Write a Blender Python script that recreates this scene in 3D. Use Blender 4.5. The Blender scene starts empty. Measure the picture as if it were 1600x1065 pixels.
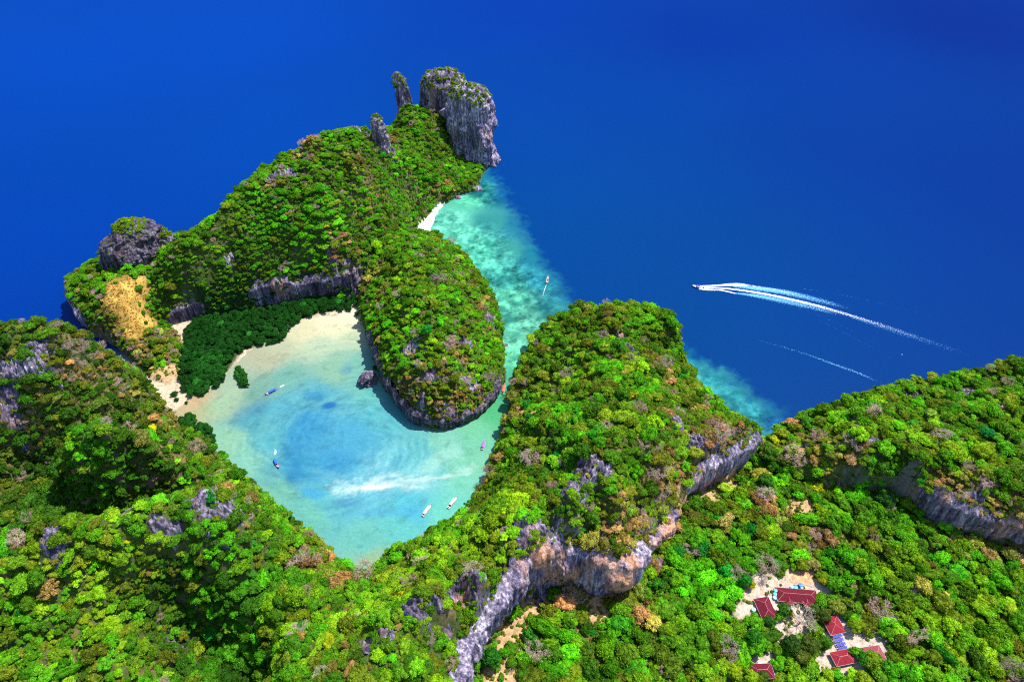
import bpy, bmesh, math, random
import numpy as np
from mathutils import Vector, Matrix

rnd = random.Random(7)
rng = np.random.default_rng(7)
sc = bpy.context.scene
COL = sc.collection

# ------------------------------------------------------------------ camera
CAM_H, PITCH, FPX = 430.0, math.radians(42.0), 1081.0
cam = bpy.data.cameras.new('camera')
camo = bpy.data.objects.new('camera', cam)
COL.objects.link(camo)
camo.location = (0, 0, CAM_H)
camo.rotation_euler = (math.radians(90) - PITCH, 0, 0)
cam.sensor_width = 36.0
cam.lens = 36.0 * FPX / 1600.0
cam.clip_start = 1.0
cam.clip_end = 30000.0
sc.camera = camo

# ------------------------------------------------------------------ light
SUN_DIR = Vector((0.86, 0.44, 0.0)).normalized()
SUN_EL = math.radians(64.0)
world = bpy.data.worlds.new('World')
sc.world = world
world.use_nodes = True
wn = world.node_tree.nodes
sky = wn.new('ShaderNodeTexSky')
sky.sky_type = 'NISHITA'
sky.sun_disc = False
sky.sun_elevation = SUN_EL
sky.sun_rotation = math.atan2(SUN_DIR.x, SUN_DIR.y)
sky.dust_density = 0.4
sky.air_density = 1.0
wn['Background'].inputs['Strength'].default_value = 0.145
world.node_tree.links.new(sky.outputs[0], wn['Background'].inputs[0])
sd = bpy.data.lights.new('sun', 'SUN')
sd.energy = 4.6
sd.angle = math.radians(0.5)
sd.color = (1.0, 0.955, 0.88)
so = bpy.data.objects.new('sun', sd)
COL.objects.link(so)
sv = Vector((SUN_DIR.x * math.cos(SUN_EL), SUN_DIR.y * math.cos(SUN_EL), math.sin(SUN_EL)))
so.rotation_euler = sv.to_track_quat('Z', 'Y').to_euler()
so.location = (0, 0, 900)
sc.view_settings.view_transform = 'Standard'
sc.view_settings.look = 'None'
sc.view_settings.gamma = 1.0
sc.view_settings.use_curve_mapping = False
sc.view_settings.exposure = 0.9
sc.cycles.max_bounces = 5
sc.cycles.diffuse_bounces = 2
sc.cycles.glossy_bounces = 2
sc.cycles.transmission_bounces = 2
sc.cycles.transparent_max_bounces = 8
sc.cycles.use_denoising = False
sc.cycles.filter_width = 1.1
sc.cycles.caustics_reflective = False
sc.cycles.caustics_refractive = False

# ------------------------------------------------------------------ maths
CP, SP = math.cos(PITCH), math.sin(PITCH)

def P(u, v, z=0.0):
    """place on the horizontal level z that stands at photo position u, v"""
    a, b = (u - 800.0) / FPX, (v - 532.5) / FPX
    dx, dy, dz = a, CP - b * SP, -SP - b * CP
    t = (z - CAM_H) / dz
    return (dx * t, dy * t, z)

def uv_of(x, y, z):
    dz = z - CAM_H
    f = y * CP - dz * SP
    up = y * SP + dz * CP
    return 800 + FPX * x / f, 532.5 - FPX * up / f

def lattice_noise2(x, y, seed=0):
    r = np.random.default_rng(seed).random((256, 256))
    xi, yi = np.floor(x).astype(int), np.floor(y).astype(int)
    fx, fy = x - xi, y - yi
    fx = fx * fx * fx * (fx * (fx * 6 - 15) + 10); fy = fy * fy * fy * (fy * (fy * 6 - 15) + 10)
    a = r[xi & 255, yi & 255]; b = r[(xi + 1) & 255, yi & 255]
    c = r[xi & 255, (yi + 1) & 255]; d = r[(xi + 1) & 255, (yi + 1) & 255]
    return (a * (1 - fx) + b * fx) * (1 - fy) + (c * (1 - fx) + d * fx) * fy

def fbm2(x, y, scale, octv=4, seed=0, gain=0.5):
    x = np.asarray(x, float) / scale; y = np.asarray(y, float) / scale
    t = 0; a = 1; n = 0
    for o in range(octv):
        # rotate each octave so that the lattice never shows
        ca, sa = math.cos(0.7 * o + seed), math.sin(0.7 * o + seed)
        t = t + a * lattice_noise2(x * ca - y * sa + 17.3 * o, x * sa + y * ca + 5.1 * o, seed + o)
        n += a; a *= gain; x = x * 2.03; y = y * 2.03
    return t / n - 0.5

_R3 = np.random.default_rng(99).random((64, 64, 64))
def noise3(x, y, z):
    xi, yi, zi = np.floor(x).astype(int), np.floor(y).astype(int), np.floor(z).astype(int)
    fx, fy, fz = x - xi, y - yi, z - zi
    fx = fx * fx * (3 - 2 * fx); fy = fy * fy * (3 - 2 * fy); fz = fz * fz * (3 - 2 * fz)
    t = 0
    for i in (0, 1):
        for j in (0, 1):
            for k in (0, 1):
                w = (fx if i else 1 - fx) * (fy if j else 1 - fy) * (fz if k else 1 - fz)
                t = t + w * _R3[(xi + i) & 63, (yi + j) & 63, (zi + k) & 63]
    return t

def fbm3(x, y, z, octv=4, gain=0.5, ridged=False):
    x = np.asarray(x, float); y = np.asarray(y, float); z = np.asarray(z, float)
    t = 0; a = 1; n = 0
    for o in range(octv):
        v = noise3(x + 7.7 * o, y + 3.3 * o, z + 11.1 * o)
        if ridged:
            v = 1 - np.abs(2 * v - 1)
        t = t + a * v; n += a; a *= gain; x = x * 2.07; y = y * 2.07; z = z * 2.07
    return t / n

def smooth(e0, e1, x):
    t = np.clip((x - e0) / (e1 - e0), 0, 1)
    return t * t * (3 - 2 * t)

def poly_dist(px, py, poly):
    """signed distance to a closed polygon (positive inside)"""
    px = np.asarray(px, float); py = np.asarray(py, float)
    d = np.full(px.shape, 1e9); inside = np.zeros(px.shape, bool)
    n = len(poly)
    for i in range(n):
        x0, y0 = poly[i][:2]; x1, y1 = poly[(i + 1) % n][:2]
        ex, ey = x1 - x0, y1 - y0
        L = ex * ex + ey * ey + 1e-9
        t = np.clip(((px - x0) * ex + (py - y0) * ey) / L, 0, 1)
        d = np.minimum(d, (px - x0 - t * ex) ** 2 + (py - y0 - t * ey) ** 2)
        if y0 != y1:
            cr = ((y0 > py) != (y1 > py)) & (px < (x1 - x0) * (py - y0) / (y1 - y0) + x0)
            inside ^= cr
    d = np.sqrt(d)
    return np.where(inside, d, -d)

def tps_fit(pts, lam=0.08):
    pts = np.array(pts, float)
    s = 100.0
    X = pts[:, :2] / s
    n = len(X)
    r2 = ((X[:, None] - X[None]) ** 2).sum(-1)
    K = 0.5 * r2 * np.log(r2 + 1e-12) + np.eye(n) * lam * 0.02
    Pm = np.hstack([np.ones((n, 1)), X])
    A = np.zeros((n + 3, n + 3)); A[:n, :n] = K; A[:n, n:] = Pm; A[n:, :n] = Pm.T
    w = np.linalg.solve(A, np.concatenate([pts[:, 2], np.zeros(3)]))
    lo, hi = pts[:, 2].min(), pts[:, 2].max()
    def f(x, y):
        x = np.asarray(x, float) / s; y = np.asarray(y, float) / s
        out = w[n] + w[n + 1] * x + w[n + 2] * y
        for i in range(n):
            r = (x - X[i, 0]) ** 2 + (y - X[i, 1]) ** 2
            out = out + w[i] * 0.5 * r * np.log(r + 1e-12)
        return np.clip(out, lo, hi * 1.06)
    return f

# ------------------------------------------------------------------ land masses
# outline: (u, v, foot level, rim level); inner: (u, v, level)
ISLET = dict(
    outline=[(563, 478, 0, 7), (575, 520, 0, 13), (590, 562, 0, 19), (603, 602, 0, 20), (624, 636, 0, 17),
             (652, 662, 0, 13), (700, 668, 0, 11), (745, 651, 0, 11), (773, 622, 0, 14), (786, 595, 0, 15),
             (784, 560, 0, 10), (782, 510, 0, 9), (775, 478, 0, 6), (755, 440, 0, 5), (733, 410, 0, 5),
             (708, 388, 0, 5), (680, 378, 0, 8), (640, 392, 0, 25), (600, 415, 0, 33), (572, 450, 0, 20)],
    inner=[(640, 376, 50), (690, 400, 46), (660, 430, 60), (700, 450, 58), (610, 430, 46), (650, 500, 57),
           (700, 510, 55), (600, 500, 38), (740, 500, 40), (740, 560, 36), (690, 570, 46), (640, 570, 40),
           (660, 620, 28), (710, 620, 26), (755, 590, 24)])
HEAD = dict(
    outline=[(250, 508, 1, 10), (300, 497, 1, 20), (345, 490, 1, 16), (385, 484, 1, 26), (440, 474, 1, 32),
             (490, 464, 1, 24), (530, 463, 1, 30), (560, 455, 1, 32), (590, 440, 1, 26), (620, 410, 1, 22),
             (645, 378, 1, 8), (655, 356, 0, 3), (668, 336, 0, 3), (684, 322, 0, 4), (710, 310, 0, 6),
             (740, 297, 0, 7), (752, 278, 0, 6), (758, 260, 0, 5), (764, 242, 0, 6), (752, 228, 0, 8),
             (720, 208, 0, 20), (670, 214, 0, 30), (630, 228, 0, 40), (610, 262, 0, 45), (575, 285, 0, 60),
             (520, 302, 0, 60), (455, 330, 0, 55), (400, 362, 0, 50), (345, 392, 0, 35), (300, 404, 0, 25),
             (255, 400, 0, 30), (200, 408, 0, 26), (165, 435, 0, 25), (122, 470, 0, 30), (124, 494, 0, 30),
             (150, 522, 0, 10), (190, 545, 0, 8), (232, 590, 0, 3), (262, 600, 0, 2), (283, 585, 1, 2),
             (288, 540, 1, 3), (270, 515, 1, 4)],
    inner=[(120, 452, 30), (150, 460, 34), (195, 470, 36), (200, 440, 42), (230, 400, 40), (235, 375, 44), (205, 400, 37), (270, 385, 44), (292, 372, 46), (300, 420, 52), (330, 345, 64), (345, 325, 74),
           (380, 283, 92), (420, 246, 106), (450, 232, 106), (500, 214, 106), (540, 200, 112), (575, 216, 102), (598, 228, 88), (400, 330, 82), (460, 300, 92), (520, 270, 98), (560, 300, 74), (400, 400, 52),
           (470, 380, 58), (530, 370, 58), (590, 330, 54), (620, 290, 50), (600, 260, 76), (630, 235, 64),
           (320, 440, 36), (450, 430, 38), (540, 420, 38), (600, 390, 40), (640, 330, 20), (650, 205, 60),
           (645, 168, 74), (665, 168, 64), (690, 178, 56), (700, 215, 34), (660, 250, 42), (690, 260, 26), (720, 280, 12), (680, 300, 16),
           (735, 243, 10), (745, 262, 6), (230, 520, 14), (190, 520, 18), (160, 500, 24), (240, 560, 5)])
SOUTH = dict(
    outline=[(222, 583, 0, 3), (240, 612, 0, 2), (266, 644, 0, 2), (284, 664, 0, 2), (330, 690, 0, 3),
             (345, 712, 0, 5), (368, 742, 0, 10), (400, 772, 0, 14), (428, 800, 0, 14), (455, 825, 0, 12),
             (490, 840, 0, 12), (517, 862, 0, 8), (535, 884, 0, 4), (570, 893, 0, 2), (600, 874, 0, 4),
             (625, 862, 0, 8), (660, 852, 0, 10), (700, 826, 0, 8), (740, 790, 0, 5), (757, 755, 0, 4),
             (768, 720, 0, 4), (784, 685, 0, 5), (795, 650, 0, 6), (800, 615, 0, 7), (806, 590, 0, 8),
             (820, 565, 0, 10), (838, 537, 0, 14), (865, 515, 0, 16), (900, 505, 0, 20), (950, 503, 0, 22),
             (1000, 510, 0, 24), (1035, 527, 0, 26), (1057, 548, 0, 28), (1058, 568, 0, 20), (1074, 598, 0, 14),
             (1100, 628, 0, 14), (1128, 655, 0, 14), (1152, 677, 0, 14), (1166, 692, 0, 14),
             (1170, 706, 5, 24), (1166, 722, 9, 44), (1150, 740, 12, 48), (1110, 752, 14, 48), (1080, 768, 15, 42),
             (1060, 792, 15, 28), (1045, 818, 15, 26), (1028, 843, 15, 32), (1003, 877, 15, 44), (985, 908, 15, 54),
             (960, 926, 15, 60), (930, 922, 15, 60), (900, 909, 16, 62), (870, 910, 16, 70), (840, 922, 16, 74),
             (808, 944, 16, 70), (779, 977, 18, 64), (750, 1012, 20, 60), (727, 1050, 20, 58), (714, 1110, 20, 58),
             (692, 1230, 20, 58), (680, 1420, 20, 60), (200, 1900, 20, 60), (-900, 1500, 10, 30),
             (-700, 900, 0, 10), (-420, 760, 0, 20), (-200, 690, 0, 20), (-60, 650, 0, 24), (40, 622, 0, 26), (110, 606, 0, 22),
             (165, 592, 0, 8)],
    inner=[(0, 514, 102), (60, 502, 108), (-150, 530, 104), (100, 512, 101), (140, 532, 86), (180, 562, 64),
           (205, 600, 40), (238, 648, 14), (0, 560, 92), (60, 580, 86), (120, 600, 72), (180, 640, 46),
           (230, 680, 26), (0, 650, 62), (80, 670, 50), (0, 740, 36), (60, 770, 42), (130, 775, 46), (30, 800, 36), (-60, 830, 30),
           (110, 708, 76), (170, 698, 82), (230, 694, 74), (285, 700, 46), (320, 725, 40), (200, 740, 56),
           (280, 760, 50), (170, 795, 46), (110, 818, 34), (55, 842, 26), (170, 818, 42), (230, 818, 50), (0, 880, 22), (110, 697, 50), (170, 688, 46), (228, 688, 40), (50, 735, 36), (0, 700, 44), (0, 868, 76), (60, 830, 84), (110, 812, 84), (170, 812, 86),
           (230, 808, 88), (290, 790, 90), (330, 762, 86), (360, 775, 76), (395, 800, 52), (440, 840, 38),
           (340, 830, 84), (250, 860, 78), (400, 870, 56), (100, 900, 76), (0, 950, 70), (180, 950, 62),
           (285, 955, 40), (325, 1005, 27), (370, 1050, 20), (360, 930, 46), (400, 1100, 16), (440, 920, 50), (500, 900, 26),
           (90, 1030, 66), (0, 1060, 66), (200, 1050, 52), (450, 1000, 66), (520, 950, 54), (440, 1060, 66),
           (560, 1000, 84), (600, 1010, 94), (640, 975, 92), (690, 935, 90), (740, 900, 88), (620, 930, 66),
           (560, 1060, 96), (660, 1040, 90), (680, 880, 60), (740, 850, 64), (780, 820, 70), (830, 825, 80),
           (770, 780, 46), (850, 770, 80), (900, 790, 88), (920, 740, 92), (860, 720, 70), (800, 720, 34),
           (980, 780, 82), (900, 850, 74), (960, 860, 68), (1010, 800, 66), (1040, 740, 68), (990, 700, 92),
           (920, 660, 78), (860, 640, 48), (810, 650, 22), (1000, 630, 84), (1050, 670, 74), (1100, 690, 56),
           (1150, 692, 46), (1110, 665, 40), (1060, 610, 44), (940, 590, 70), (870, 570, 42), (830, 590, 22),
           (1000, 570, 60), (1040, 560, 46), (960, 535, 52), (900, 530, 38), (960, 496, 40), (920, 500, 34),
           (1000, 502, 38), (1040, 528, 28), (870, 535, 24)])
HILL = dict(
    outline=[(1180, 700, 0, 5), (1200, 688, 0, 10), (1250, 664, 0, 16), (1310, 640, 0, 22), (1400, 618, 0, 26),
             (1500, 604, 0, 28), (1650, 596, 0, 30), (1900, 596, 0, 30), (2100, 700, 0, 20), (1900, 860, 22, 36),
             (1720, 862, 24, 46), (1620, 856, 24, 46), (1550, 843, 22, 46), (1500, 830, 22, 48), (1450, 806, 22, 48),
             (1413, 784, 22, 46), (1350, 762, 20, 40), (1290, 756, 17, 32), (1230, 748, 12, 20), (1188, 725, 7, 9)],
    inner=[(1230, 688, 19), (1275, 664, 31), (1350, 628, 52), (1420, 615, 62), (1500, 608, 70), (1600, 606, 72),
           (1300, 690, 46), (1400, 660, 60), (1500, 655, 68), (1590, 655, 72), (1350, 715, 50), (1450, 700, 74),
           (1550, 720, 72), (1600, 780, 60), (1700, 650, 74), (1260, 715, 28), (1420, 740, 60), (1800, 700, 70)])
VALLEY = dict(
    outline=[(1178, 694, 0, 1), (1196, 690, 0, 2), (1300, 660, 0, 5), (1700, 620, 0, 8), (2200, 640, 0, 8),
             (2600, 900, 0, 5), (2400, 1500, 0, 5), (900, 1900, 5, 12), (690, 1500, 10, 20), (700, 1100, 10, 20),
             (740, 960, 10, 18), (880, 860, 10, 16), (1020, 780, 10, 14), (1120, 700, 1, 5), (1160, 694, 0, 1)],
    inner=[(1176, 704, 3), (1190, 740, 11), (1230, 780, 16), (1300, 800, 20), (1400, 820, 22), (1500, 870, 22),
           (1600, 900, 20), (1100, 800, 14), (1000, 930, 14), (1100, 900, 12), (1200, 930, 10), (1280, 930, 9),
           (1350, 1000, 8), (1600, 1060, 8), (900, 950, 15), (850, 1050, 18), (1100, 1060, 8), (780, 1060, 20),
           (1200, 1040, 7)])
FLAT = dict(
    outline=[(232, 585, 0, .6), (232, 618, 0, .5), (262, 645, 0, .4), (275, 640, 0, .3), (300, 620, 0, .3), (345, 600, 0, .3), (362, 575, 0, .3), (385, 548, 0, .4),
             (425, 535, 0, .5), (447, 515, 0, .6), (465, 500, 0, .7), (500, 495, 0, .8), (530, 492, 0, .9), (555, 480, 0, 1),
             (570, 460, 0, 1.2), (560, 440, 0, 1.5), (440, 455, 0, 1.5), (300, 480, 0, 1.5), (240, 500, 0, 1.5)],
    inner=[(320, 540, 1.1), (400, 505, 1.1), (470, 480, 1.2)])
BEACH = dict(
    outline=[(656, 362, 0, .6), (672, 372, 0, .4), (677, 350, 0, .4), (683, 330, 0, .4), (692, 321, 0, .6),
             (670, 318, 0, 2), (645, 345, 0, 2.5), (640, 375, 0, 2)],
    inner=[(660, 345, 1.2), (665, 355, 1.0)])
MASSES = [('mangrove_flat', FLAT), ('beach_sand', BEACH), ('valley_ground', VALLEY), ('hillside', HILL),
          ('islet_ground', ISLET), ('headland_ground', HEAD), ('ridge_ground', SOUTH)]
LOW = {'mangrove_flat', 'beach_sand'}
for name, m in MASSES:
    w = [P(u, v, z0)[:2] + (z0, rim) for (u, v, z0, rim) in m['outline']]
    m['poly'] = w
    pts = [(a[0], a[1], a[3]) for a in w]
    for i in range(len(w)):
        a, b = w[i], w[(i + 1) % len(w)]
        if math.hypot(a[0] - b[0], a[1] - b[1]) > 25:
            pts.append(((a[0] + b[0]) / 2, (a[1] + b[1]) / 2, (a[3] + b[3]) / 2))
    pts += [P(u, v, z) for (u, v, z) in m['inner']]
    for i in range(len(w)):            # the ground just behind a cliff edge stands a little above it
        a, b, c = w[i - 1], w[i], w[(i + 1) % len(w)]
        if b[3] - b[2] > 22 and name in ('ridge_ground', 'hillside'):
            tx, ty = c[0] - a[0], c[1] - a[1]; q = math.hypot(tx, ty) + 1e-6
            for sg in (1, -1):
                px, py = b[0] + sg * ty / q * 9, b[1] - sg * tx / q * 9
                if poly_dist(np.array([px]), np.array([py]), w)[0] > 4: pts.append((px, py, b[3] + 6))
    m['f'] = tps_fit(pts)

CELL = 2.5
GX = np.arange(-640, 700.01, CELL); GY = np.arange(20, 960.01, CELL)
XX, YY = np.meshgrid(GX, GY, indexing='ij')
wx = XX + 7 * fbm2(XX, YY, 14, 3, 5); wy = YY + 7 * fbm2(XX, YY, 14, 3, 9)
HZ = np.full(XX.shape, -6.0); OWN = np.full(XX.shape, -1)
rug = 24 * fbm2(XX, YY, 55, 4, 21) + 15 * fbm2(XX, YY, 24, 3, 25) + 5.0 * (0.5 - np.abs(fbm2(XX, YY, 16, 3, 31)) * 3) - 5
MASK = {}
for k, (name, m) in enumerate(MASSES):
    d = poly_dist(wx, wy, m['poly'])
    MASK[name] = d
    h = m['f'](XX, YY)
    if name in LOW:
        h = h + 0.5 * fbm2(XX, YY, 12, 3, 2)
        hh = -6 + (h + 6) * smooth(-6.0, 1.5, d)
    else:
        amp = 1.0 if name != 'valley_ground' else 0.12
        h = h + rug * amp * smooth(0, 28, d) * np.clip(h / 45, 0.1, 1)
        hh = -6 + (h + 6) * smooth(-3.0, 1.5, d)
    sel = (hh > HZ) & (d > -6.5)
    HZ = np.where(sel, hh, HZ); OWN = np.where(sel, k, OWN)

def height(x, y):
    x = np.asarray(x, float); y = np.asarray(y, float)
    fx = np.clip((x - GX[0]) / CELL, 0, len(GX) - 1.001); fy = np.clip((y - GY[0]) / CELL, 0, len(GY) - 1.001)
    i = fx.astype(int); j = fy.astype(int); fx = fx - i; fy = fy - j
    return (HZ[i, j] * (1 - fx) + HZ[i + 1, j] * fx) * (1 - fy) + (HZ[i, j + 1] * (1 - fx) + HZ[i + 1, j + 1] * fx) * fy

CARVE = []
for (u, v) in [(-60, 880), (0, 868), (60, 838), (110, 818), (170, 815), (230, 810)]:        # hollow behind the lower left ridge
    a, b, _ = P(u, v, 84); CARVE += [(a, b + 34, 22, -20), (a, b + 2, 16, 7)]
for (u, v) in [(106, 700), (150, 692), (190, 690), (228, 690)]:                              # and behind the knoll above it
    a, b, _ = P(u, v, 78); CARVE += [(a, b + 30, 20, -15), (a, b + 1, 16, 6)]
for (u, v, z) in [(281, 950, 40), (300, 975, 36), (325, 1000, 30), (350, 1025, 25), (370, 1055, 20), (60, 745, 36), (80, 785, 40), (40, 700, 44), (400, 905, 46)]:
    a, b, _ = P(u, v, z); CARVE += [(a, b, 17, -13)]
for (a, b, r, dz) in CARVE:
    HZ = np.where(HZ > 4, np.maximum(HZ + dz * np.exp(-((XX - a) ** 2 + (YY - b) ** 2) / (2 * (r * .7) ** 2)), 4), HZ)
hollow_shade = sum(np.exp(-((XX - a) ** 2 + (YY - b) ** 2) / (2 * (r * .8) ** 2)) for (a, b, r, dz) in CARVE if dz < 0)  # where leaf colours are darkened to paint shade into the hollows
for (u, v, z, r, dz) in [(20, 512, 95, 75, 3), (1520, 600, 72, 90, -8), (1590, 600, 72, 80, -12), (1420, 615, 62, 60, -5)]:
    x0, y0, _ = P(u, v, z)
    HZ = np.where(HZ > 2, np.maximum(HZ + dz * np.exp(-((XX - x0) ** 2 + (YY - y0) ** 2) / (2 * (r * .6) ** 2)), 2), HZ)
GRX, GRY = np.gradient(HZ, CELL)
SLOPE = np.sqrt(GRX ** 2 + GRY ** 2)
def cellval(A, x, y):
    i = np.clip(((x - GX[0]) / CELL).round().astype(int), 0, len(GX) - 1)
    j = np.clip(((y - GY[0]) / CELL).round().astype(int), 0, len(GY) - 1)
    return A[i, j]

def hit(u, v, up=0.0):
    """where the view line through u, v meets the ground (raised by up)"""
    a, b = (u - 800.0) / FPX, (v - 532.5) / FPX
    d = np.array([a, CP - b * SP, -SP - b * CP])
    t = np.arange(150, 1400, 1.0)
    x, y, z = d[0] * t, d[1] * t, CAM_H + d[2] * t
    hh = np.maximum(height(x, y), 0) + up
    k = np.argmax(z <= hh)
    if k == 0:
        k = -1
    return float(x[k]), float(y[k]), float(max(height(x[k], y[k]), 0))

# ------------------------------------------------------------------ materials
def new_mat(name):
    m = bpy.data.materials.new(name); m.use_nodes = True
    nt = m.node_tree
    return m, nt, nt.nodes, nt.links, nt.nodes['Principled BSDF']

def nnode(nt, t, **kw):
    n = nt.nodes.new(t)
    for k, v in kw.items():
        setattr(n, k, v)
    return n

def plain(name, col, rough=0.6, metal=0.0, noise=0.0, nscale=3.0, spec=0.3):
    m, nt, N, L, b = new_mat(name)
    b.inputs['Roughness'].default_value = rough; b.inputs['Metallic'].default_value = metal
    b.inputs['Specular IOR Level'].default_value = spec
    if noise:
        tc = nnode(nt, 'ShaderNodeTexCoord'); nz = nnode(nt, 'ShaderNodeTexNoise')
        nz.inputs['Scale'].default_value = nscale; nz.inputs['Detail'].default_value = 5
        L.new(tc.outputs['Object'], nz.inputs['Vector'])
        mr = nnode(nt, 'ShaderNodeMapRange'); mr.inputs[1].default_value = 0.3; mr.inputs[2].default_value = 0.7
        mr.inputs[3].default_value = 1 - noise; mr.inputs[4].default_value = 1 + noise
        L.new(nz.outputs[0], mr.inputs[0])
        hs = nnode(nt, 'ShaderNodeHueSaturation'); hs.inputs['Color'].default_value = (*col, 1)
        L.new(mr.outputs[0], hs.inputs['Value']); L.new(hs.outputs[0], b.inputs['Base Color'])
    else:
        b.inputs['Base Color'].default_value = (*col, 1)
    return m

def ramp(nt, stops, src=None):
    r = nnode(nt, 'ShaderNodeValToRGB')
    el = r.color_ramp.elements
    el[0].position, el[0].color = stops[0][0], (*stops[0][1], 1)
    el[1].position, el[1].color = stops[-1][0], (*stops[-1][1], 1)
    for p, c in stops[1:-1]:
        e = el.new(p); e.color = (*c, 1)
    if src is not None:
        nt.links.new(src, r.inputs[0])
    return r

def mapped_noise(nt, scale, vec=(1, 1, 1), detail=6, rough=0.6, src='Position'):
    g = nnode(nt, 'ShaderNodeNewGeometry') if src == 'Position' else nnode(nt, 'ShaderNodeTexCoord')
    mp = nnode(nt, 'ShaderNodeMapping'); mp.inputs['Scale'].default_value = vec
    nz = nnode(nt, 'ShaderNodeTexNoise'); nz.inputs['Scale'].default_value = scale
    nz.inputs['Detail'].default_value = detail; nz.inputs['Roughness'].default_value = rough
    nt.links.new(g.outputs[src], mp.inputs[0]); nt.links.new(mp.outputs[0], nz.inputs['Vector'])
    return nz

def mixc(nt, fac, a, b, mode='MIX'):
    m = nnode(nt, 'ShaderNodeMix', data_type='RGBA', blend_type=mode)
    for sock, val in ((0, fac), (6, a), (7, b)):
        if hasattr(val, 'links'):
            nt.links.new(val, m.inputs[sock])
        elif isinstance(val, tuple):
            m.inputs[sock].default_value = (*val, 1)
        else:
            m.inputs[sock].default_value = val
    return m.outputs[2]

def make_rock(name, stain=0.35, k=1.0):
    m, nt, N, L, b = new_mat(name)
    big = mapped_noise(nt, 0.09, (1, 1, 0.35), 7, 0.65)
    fine = mapped_noise(nt, 0.55, (1, 1, 0.5), 8, 0.7)
    streak = mapped_noise(nt, 0.5, (1, 1, 0.07), 5, 0.6)
    base = ramp(nt, [(p, tuple(q * k for q in c_)) for p, c_ in [(0.3, (.055, .048, .085)), (0.46, (.135, .115, .175)), (0.6, (.26, .23, .29)), (0.8, (.44, .41, .44))]], big.outputs[0])
    st = ramp(nt, [(0.40, (.14, .13, .19)), (0.48, (.6, .6, .66)), (0.54, (1.0, .98, 1.0)), (0.62, (1.9, 1.82, 1.75))], streak.outputs[0])
    c = mixc(nt, 0.75, base.outputs[0], st.outputs[0], 'MULTIPLY')
    fr = ramp(nt, [(0.35, (.25, .24, .27)), (0.5, (.9, .9, .9)), (0.7, (1.35, 1.32, 1.3))], fine.outputs[0])
    c = mixc(nt, 0.8, c, fr.outputs[0], 'MULTIPLY')
    on = mapped_noise(nt, 0.045, (1, 1, 0.6), 4, 0.6)
    orr = ramp(nt, [(0.62 - 0.3 * stain, (0, 0, 0)), (0.74 - 0.3 * stain, (1, 1, 1))], on.outputs[0])
    c2 = mixc(nt, 1.0, (.62, .30, .14), fr.outputs[0], 'MULTIPLY')
    f = nnode(nt, 'ShaderNodeMath', operation='MULTIPLY'); f.inputs[1].default_value = 0.75 * min(1, stain * 2)
    L.new(orr.outputs[0], f.inputs[0])
    c = mixc(nt, f.outputs[0], c, c2)
    L.new(c, b.inputs['Base Color'])
    b.inputs['Roughness'].default_value = 0.9; b.inputs['Specular IOR Level'].default_value = 0.15
    bp = nnode(nt, 'ShaderNodeBump'); bp.inputs['Strength'].default_value = 0.9; bp.inputs['Distance'].default_value = 1.6
    vor = nnode(nt, 'ShaderNodeTexVoronoi', feature='DISTANCE_TO_EDGE'); vor.inputs['Scale'].default_value = 0.35
    g = nnode(nt, 'ShaderNodeNewGeometry'); mp = nnode(nt, 'ShaderNodeMapping'); mp.inputs['Scale'].default_value = (1, 1, .35)
    L.new(g.outputs['Position'], mp.inputs[0]); L.new(mp.outputs[0], vor.inputs['Vector'])
    ad = nnode(nt, 'ShaderNodeMath', operation='ADD'); L.new(fine.outputs[0], ad.inputs[0]); 
    mn = nnode(nt, 'ShaderNodeMath', operation='MINIMUM'); mn.inputs[1].default_value = 0.25; L.new(vor.outputs[0], mn.inputs[0])
    L.new(mn.outputs[0], ad.inputs[1]); L.new(ad.outputs[0], bp.inputs['Height']); L.new(bp.outputs[0], b.inputs['Normal'])
    return m
ROCK = make_rock('limestone', 0.25)
ROCK_ORANGE = make_rock('stained_limestone', 0.50, 1.35)
ROCK_PALE = make_rock('pale_limestone', 0.22, 1.4)
ROCK_SHADED = make_rock('shade_dark_limestone', 0.1, 0.6)  # limestone darkened to carry the islet cliff's shade; the knob reuses it

def make_ground():
    m, nt, N, L, b = new_mat('forest_floor')
    at = nnode(nt, 'ShaderNodeAttribute', attribute_name='ground')
    n1 = mapped_noise(nt, 0.35, (1, 1, 1), 8, 0.7)
    n2 = mapped_noise(nt, 1.6, (1, 1, 1), 4, 0.7)
    r = ramp(nt, [(0.3, (.35, .4, .4)), (0.5, (.95, .95, .95)), (0.7, (1.6, 1.5, 1.4))], n1.outputs[0])
    c = mixc(nt, 0.9, at.outputs['Color'], r.outputs[0], 'MULTIPLY')
    r2 = ramp(nt, [(0.35, (.6, .6, .6)), (0.65, (1.4, 1.4, 1.4))], n2.outputs[0])
    c = mixc(nt, 0.7, c, r2.outputs[0], 'MULTIPLY')
    L.new(c, b.inputs['Base Color'])
    b.inputs['Roughness'].default_value = 0.95; b.inputs['Specular IOR Level'].default_value = 0.1
    bp = nnode(nt, 'ShaderNodeBump'); bp.inputs['Strength'].default_value = 0.7; bp.inputs['Distance'].default_value = 0.8
    L.new(n1.outputs[0], bp.inputs['Height']); L.new(bp.outputs[0], b.inputs['Normal'])
    return m
GROUND = make_ground()

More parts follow.
